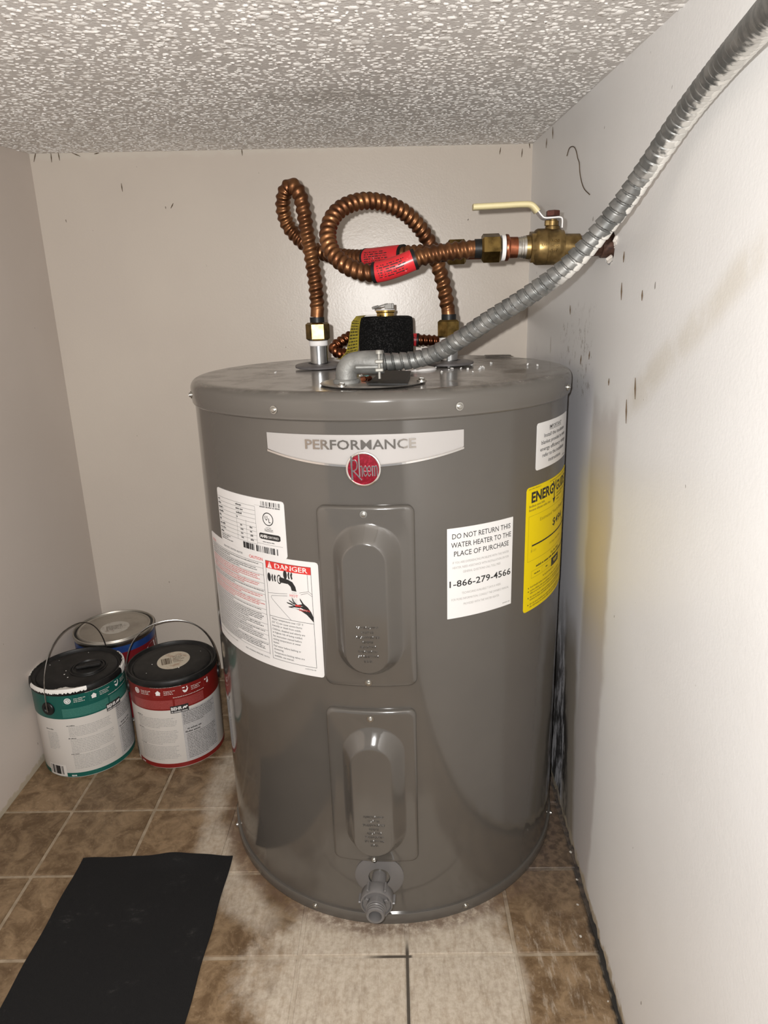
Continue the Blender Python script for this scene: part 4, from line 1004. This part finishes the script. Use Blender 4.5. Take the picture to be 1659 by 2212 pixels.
mb = MB(); sp_ = CB+Vector((.0415, -.0200, .0)); mb.lathe([(0, .040), (.0032, .040), (.0042, .0385), (.0042, .0355), (.0017, .035), (.0017, .006), (0, .006)], 12, Matrix.Translation(sp_)); mb.box(sp_+Vector((0, 0, .0265)), (.010, .007, .0045), None, .001); mb.box(sp_+Vector((0, 0, .0165)), (.010, .007, .0045), None, .001)
obj('clamp_screw', mb, 'dull_zinc', cdn)

# ------------------------------------------------------------------ paint cans
def bail(parent, c, R, a_deg, zp, ztop, hook=1):
    a = R_(a_deg); d = Vector((math.sin(a), -math.cos(a), 0)); pts = []
    for i in range(41):
        t = PI*i/40; x = math.cos(t); y = math.sin(t)
        xx = (abs(x)**.9)*math.copysign(1, x); yy = y**.80 if y > 0 else 0
        pts.append(Vector((c[0], c[1], zp))+d*(xx*(R+.0035))+Vector((0, 0, (ztop-zp)*yy)))
    pts = [pts[0]-d*.006+Vector((0, 0, -.004)), pts[0]+Vector((0, 0, -.004))]+pts+[pts[-1]+Vector((0, 0, -.004)), pts[-1]+d*.006+Vector((0, 0, -.004))]
    return obj('bail_handle', MB().tube(spline(pts, .003), .0013, 8), 'wire', parent, label='thin steel wire bail handle')
def ear(parent, c, R, a_deg, z):
    a = R_(a_deg); d = Vector((math.sin(a), -math.cos(a), 0))
    return obj('handle_ear', MB().lathe([(.0135, -.003), (.0135, .002), (.0125, .0034), (.007, .0036), (.006, .002), (0, .002)], 22, axis_m(Vector((c[0], c[1], z))+d*R, d)), 'blackp', parent)
CRd = .0868
def plastic_can(c, band, band2, label, ears, top, rot, spill):
    t = thing('paint_can', (c[0], c[1], 0), label, 'paint can', 'paint cans in the corner'); T = Matrix.Translation((c[0], c[1], 0))
    f = wrapper(c[0], c[1], CRd); D = lambda a: R_(a)*CRd
    obj('body', MB().lathe([(0, .0015), (.080, .0015), (.083, .0), (.0852, .0012), (CRd, .005), (CRd, .183), (.084, .186)], 72, T), 'canwhite', t)
    obj('colour_band', MB().lathe([(CRd-.001, .1335), (CRd+.0003, .1335), (CRd+.0003, .1850), (CRd-.001, .185)], 72, T), band, t, label='coloured band round the upper label')
    obj('foot_band', MB().lathe([(CRd-.002, .0018), (CRd+.0003, .0035), (CRd+.0003, .0125), (CRd-.001, .0125)], 72, T), band, t)
    ld_ = obj('lid', MB().lathe([(.084, .1835), (.0885, .1840), (.0893, .1860), (.0893, .1895), (.0882, .1945), (.0868, .1962), (.0845, .1960), (.0832, .1935), (.0805, .1905), (.0775, .1900), (.0755, .1925), (.0735, .1935), (.050, .1932), (0, .1932)], 72, T), 'lid_black', t, label='black plastic lid')
    k = Ink(f, .0006); r0 = rot
    def ic(a, kind):
        u = D(a+r0); v = .1718; k.frame(u-.0088, v-.0088, u+.0088, v+.0088, .0006, 'green2' if band == 'green' else 'red2')
        if kind == 'clock': k.disc(u, v, .0062, .0062, 'white_print'); k.disc(u, v, .0045, .0045, band, .8, dh=.0001); k.line([(u, v+.003), (u, v), (u+.002, v-.0015)], .0008, band, .0002)
        if kind == 'house': k.poly([(u-.0055, v+.0006), (u, v+.0055), (u+.0055, v+.0006), (u+.0042, v), (u+.0042, v-.005), (u-.0042, v-.005), (u-.0042, v)], 'white_print')
        if kind == 'hand': k.poly([(u-.006, v+.001), (u-.002, v-.0005), (u+.001, v-.001), (u+.003, v+.003), (u+.0055, v+.0035), (u+.004, v-.002), (u+.001, v-.0055), (u-.003, v-.0055), (u-.0055, v-.002)], 'white_print'); k.rect(u-.006, v+.004, u-.001, v+.0062, 'white_print'); k.disc(u+.003, v+.0055, .0012, .0016, 'white_print')
        if kind == 'brush': k.rect(u+.0005, v-.001, u+.0030, v+.006, 'white_print'); k.poly([(u-.0015, v-.0012), (u+.0045, v-.0012), (u+.003, v-.006), (u-.001, v-.0055)], 'white_print'); k.rect(u-.006, v+.002, u-.002, v+.005, 'white_print')
        if kind != 'brush': [k.small(u+.0110, u+.0110+.0205*w_, v+.0022-.0034*i, .0026, 'canwhite') for i, w_ in enumerate((1, .8, .9))]
    for a, kd in ((-31.5, 'clock'), (0, 'house'), (34.5, 'hand'), (66, 'brush')): ic(a, kd)
    k.small(D(-10+r0), D(34+r0), .1827, .0024, 'canwhite', .9); k.small(D(18+r0), D(64+r0), .1588, .0024, 'canwhite', .9)
    for a0, a1 in ((-40, 17), (19.5, 58)): k.rect(D(a0+r0), .1365, D(a1+r0), .1555, band2)
    # maker's badge
    ub = D(13.0+r0); k.rect(ub, .1260, ub+.0345, .1416, 'print', .0002); k.h += .0004
    k.text('BEHR', ub+.0015, .1322, .0096, 'white_print', w=.0205, bold=.03)
    k.poly([(ub+.0228, .1335), (ub+.0236, .1360), (ub+.0262, .1378), (ub+.0290, .1372), (ub+.0312, .1382), (ub+.0330, .1368), (ub+.0322, .1352), (ub+.0300, .1345), (ub+.0296, .1325), (ub+.0282, .1325), (ub+.0278, .1338), (ub+.0256, .1336), (ub+.0250, .1324), (ub+.0236, .1324)], 'white_print')
    k.small(ub+.0015, ub+.033, .1276, .0032, 'white_print'); k.h -= .0004
    # text columns
    k.rect(D(25.5+r0), .0135, D(76+r0), .1285, 'cangrey', -.0001)
    for v0, v1, nl in ((.0930, .1160, 7), (.0560, .0880, 9), (.0200, .0530, 10)):
        k.small(D(-38+r0), D(-28+r0), v1+.0012, .0030, 'dark_grey_print'); k.block(D(-36+r0), D(19+r0), v0, v1, nl, .0025, 'grey_print')
    k.block(D(27+r0), D(74+r0), .096, .125, 8, .0026, 'dark_grey_print'); k.small(D(31+r0), D(50+r0), .0845, .0048, 'print'); k.small(D(28+r0), D(48+r0), .0780, .0048, 'print'); k.block(D(29+r0), D(74+r0), .018, .075, 16, .0025, 'dark_grey_print')
    k.small(D(-68+r0), D(-57+r0), .1085, .0032, 'dark_grey_print'); k.block(D(-67+r0), D(-51+r0), .064, .104, 12, .0023, 'grey_print')
    k.rect(D(-75+r0), .0045, D(-48+r0), .030, 'canwhite', .0); k.h += .0002; k.bars(D(-72.5+r0), D(-52+r0), .0085, .0275, 'print', 28, .55); k.h -= .0002
    k.text('BEHR', D(-42+r0), .0055, .0042, 'white_print', w=.010, bold=.03)
    for m_, q__ in k.mb.items(): obj('print', q__, m_, t, smooth=0, kind='stuff')
    for a in ears: ear(t, c, CRd, a, .1555)
    bail(t, c, CRd, ears[0], .1540, top)
    if spill:
        # dried paint along the lid edge
        mb = MB(); rows = []
        A0 = np.linspace(-48, 34, 90)
        for a in A0:
            ra = R_(a); d = Vector((math.sin(ra), -math.cos(ra), 0)); o = Vector((c[0], c[1], 0))
            w = (.35+.5*math.sin(a*.11+1.)**2+random.uniform(-.15, .15)); 
            inn_ = .0825-.0115*max(0, math.sin((a+14)/46*PI))*w if a > -14 else .0872-.0012*w
            dn = .1915-.0035*random.random()
            rows.append([o+d*.0896+Vector((0, 0, dn)), o+d*.0890+Vector((0, 0, .1945)), o+d*.0872+Vector((0, 0, .1970)), o+d*min(.0862, inn_+.003)+Vector((0, 0, .1969 if a < -14 else .1958)), o+d*inn_+Vector((0, 0, .1966 if a < -14 else .1944))])
        V_ = [p for r in rows for p in r]
        mb.add(V_, [(i*5+j, (i+1)*5+j, (i+1)*5+j+1, i*5+j+1) for i in range(len(rows)-1) for j in range(4)]); obj('paint_spill', mb, 'spill', t, label='dried white paint along the lid edge')
        mb = MB()
        for a0, a1 in ((-112, -70), (88, 140)):
            rows = []
            for a in np.linspace(a0, a1, 26):
                ra = R_(a); d = Vector((math.sin(ra), -math.cos(ra), 0)); o = Vector((c[0], c[1], 0)); z0 = .1850-.004*random.random()
                rows.append([o+d*.0897+Vector((0, 0, z0)), o+d*.0902+Vector((0, 0, .190)), o+d*.0890+Vector((0, 0, .1952)), o+d*(.0862-.002*random.random())+Vector((0, 0, .1966))])
            mb.add([p for r in rows for p in r], [(i*4+j, (i+1)*4+j, (i+1)*4+j+1, i*4+j+1) for i in range(25) for j in range(3)])
        obj('paint_spill', mb, 'spill', t, kind='stuff')
    mb = MB()
    for i in range(8):
        a = random.uniform(0, 6.28); r = random.uniform(.02, .07); mb.lathe([(random.uniform(.0008, .0018), 0), (.0005, .0006), (0, .0006)], 7, Matrix.Translation((c[0]+r*math.cos(a), c[1]+r*math.sin(a), .1931)))
    obj('paint_specks', mb, 'spill', t, smooth=0, kind='stuff')
    return t, ld_
GC, RC, BC = (-.0388, .1796), (.1454, .2025), (-.0322, .358)
gt, gl = plastic_can(GC, 'green', 'green2', 'paint can with the green label band and white paint dripped on its black lid', (-17, 163), .2855, 41, True)
kc = Vector((GC[0]+.021, GC[1]+.004, .1932))
obj('pour_cap', MB().lathe([(.036, .0), (.0355, .0014), (.0335, .0016), (.0325, -.0), (.0320, .0005), (.0300, .0034), (.0275, .0036), (.0262, .0010), (.0250, .0006), (0, .0006)], 44, Matrix.Translation(kc)), 'lid_black', gl)
mb = MB(); mb.box(kc+Vector((.0, .0, .0036)), (.047, .0085, .0062), Matrix.Rotation(R_(20), 3, 'Z'), .002); mb.box(kc+Vector((.003, .013, .0025)), (.030, .007, .0036), Matrix.Rotation(R_(20), 3, 'Z'), .0015)
obj('pour_cap_grip', mb, 'lid_black', gl)
rt, rl = plastic_can(RC, 'red', 'red2', 'paint can with the red label band and a round sticker on its black lid', (-73, 107), .2835, -2.5, False)
S = Vector((RC[0]+.002, RC[1]+.004, .1933))
stk = obj('lid_sticker', MB().lathe([(.0345, 0), (.0343, .0004), (0, .0004)], 40, Matrix.Translation(S) @ Matrix.Diagonal((.93, 1.06, 1, 1))), 'sticker', rl, label='round cream paper sticker with a bar code')
sm_ = Matrix.Translation(S+Vector((0, 0, .0005))) @ Matrix.Rotation(R_(22), 4, 'Z')
k = Ink(lambda u, v, h=0: sm_ @ Vector((u, v, h)), .0001); k.bars(-.024, -.004, -.014, .012, 'barcode', 22, .6); [k.small(-.001, .024, .013-.004*i, .0030, 'barcode', random.uniform(.5, 1)) for i in range(7)]; k.m('barcode')
for m_, q__ in k.mb.items(): obj('print', q__, m_, rl, smooth=0, kind='stuff')
# metal can behind them
bt = thing('paint_can', (BC[0], BC[1], 0), 'metal paint can with bare tin lid and blue label, in the corner behind', 'paint can', 'paint cans in the corner'); T = Matrix.Translation((BC[0], BC[1], 0)); BRd = .0848
obj('body', MB().lathe([(0, .002), (.082, .002), (.085, .0), (.0862, .003), (BRd, .006), (BRd, .188), (.0862, .190), (.087, .1955), (.0862, .1975)], 72, T), 'tin', bt)
obj('blue_band', MB().lathe([(BRd-.001, .171), (BRd+.0004, .171), (BRd+.0004, .1862), (BRd-.001, .1862)], 72, T), 'blue', bt)
obj('lower_label', MB().lathe([(BRd-.001, .010), (BRd+.0004, .010), (BRd+.0004, .1710), (BRd-.001, .171)], 72, T), 'maroon', bt)
fB = wrapper(BC[0], BC[1], BRd); k = Ink(fB, .0008); D = lambda a: R_(a)*BRd
k.poly([(D(52), .120), (D(56), .138), (D(62), .150), (D(70), .160), (D(80), .166), (D(90), .164), (D(92), .140), (D(84), .128), (D(78), .134), (D(72), .120), (D(62), .112)], 'white_print'); k.poly([(D(94), .120), (D(92), .150), (D(98), .162), (D(106), .158), (D(106), .122)], 'canwhite')
for m_, q__ in k.mb.items(): obj('label_splash', q__, m_, bt, smooth=0, label='white splash shape on the label')
bl = obj('lid', MB().lathe([(.0868, .1955), (.0872, .1985), (.0862, .2002), (.0842, .2000), (.0830, .1965), (.0790, .1960), (.0775, .1992), (.0755, .2002), (.0735, .1995), (.0725, .1982), (.040, .1985), (0, .1985)], 72, T), 'tinlid', bt, label='dull tin lid with a faded round sticker')
obj('lid_groove', MB().lathe([(.0789, .1964), (.0831, .1969)], 72, T), 'blackp', bl, smooth=0)
obj('lid_sticker', MB().lathe([(.031, 0), (.0308, .0004), (0, .0004)], 36, Matrix.Translation((BC[0]+.004, BC[1]-.005, .1985))), 'sticker2', bl)
sm2 = Matrix.Translation((BC[0]+.004, BC[1]-.005, .1991)) @ Matrix.Rotation(R_(25), 4, 'Z')
k = Ink(lambda u, v, h=0: sm2 @ Vector((u, v, h)), .0001); [k.small(-.018, .018, .009-.004*i, .0036, 'barcode', random.uniform(.6, 1)) for i in range(6)]
obj('print', k.mb['barcode'], 'barcode', bl, smooth=0, kind='stuff')

# ------------------------------------------------------------------ black mat on the floor
c00, c10, c01, c11 = Vector((.0700, -.1165, 0)), Vector((.3222, -.1165, 0)), Vector((.0685, -.66, 0)), Vector((.3215, -.66, 0))
def matp(u, v, top):
    p = c00.lerp(c10, u).lerp(c01.lerp(c11, u), v)
    lift = .007*math.exp(-(v/.035)**2)*math.sin(PI*min(1, max(0, (u-.25)/.75)))**2+.0012*math.sin(u*7+v*5)**2*math.exp(-v*6)
    p = Vector((p.x+.0008*math.sin(v*30), p.y+.0009*math.sin(u*24)*(v < .01), .0008+lift+(.0016 if top else 0))); return p
mb = MB(); nu, nv = 30, 60
mb.grid(lambda u, v: matp(u, 1-v, True), nu, nv); mb.grid(lambda u, v: matp(u, v, False), nu, nv)
for e in (lambda t: (t, 0), lambda t: (1, t), lambda t: (1-t, 1), lambda t: (0, 1-t)):
    mb.grid(lambda a, b, e=e: matp(*e(a), b > .5), 40, 1)
mt = obj('floor_mat', mb, 'felt', loc=(.196, -.39, 0), smooth=60); mt['label'] = 'thin black felt mat lying on the tiles in front of the cans'; mt['category'] = 'mat'
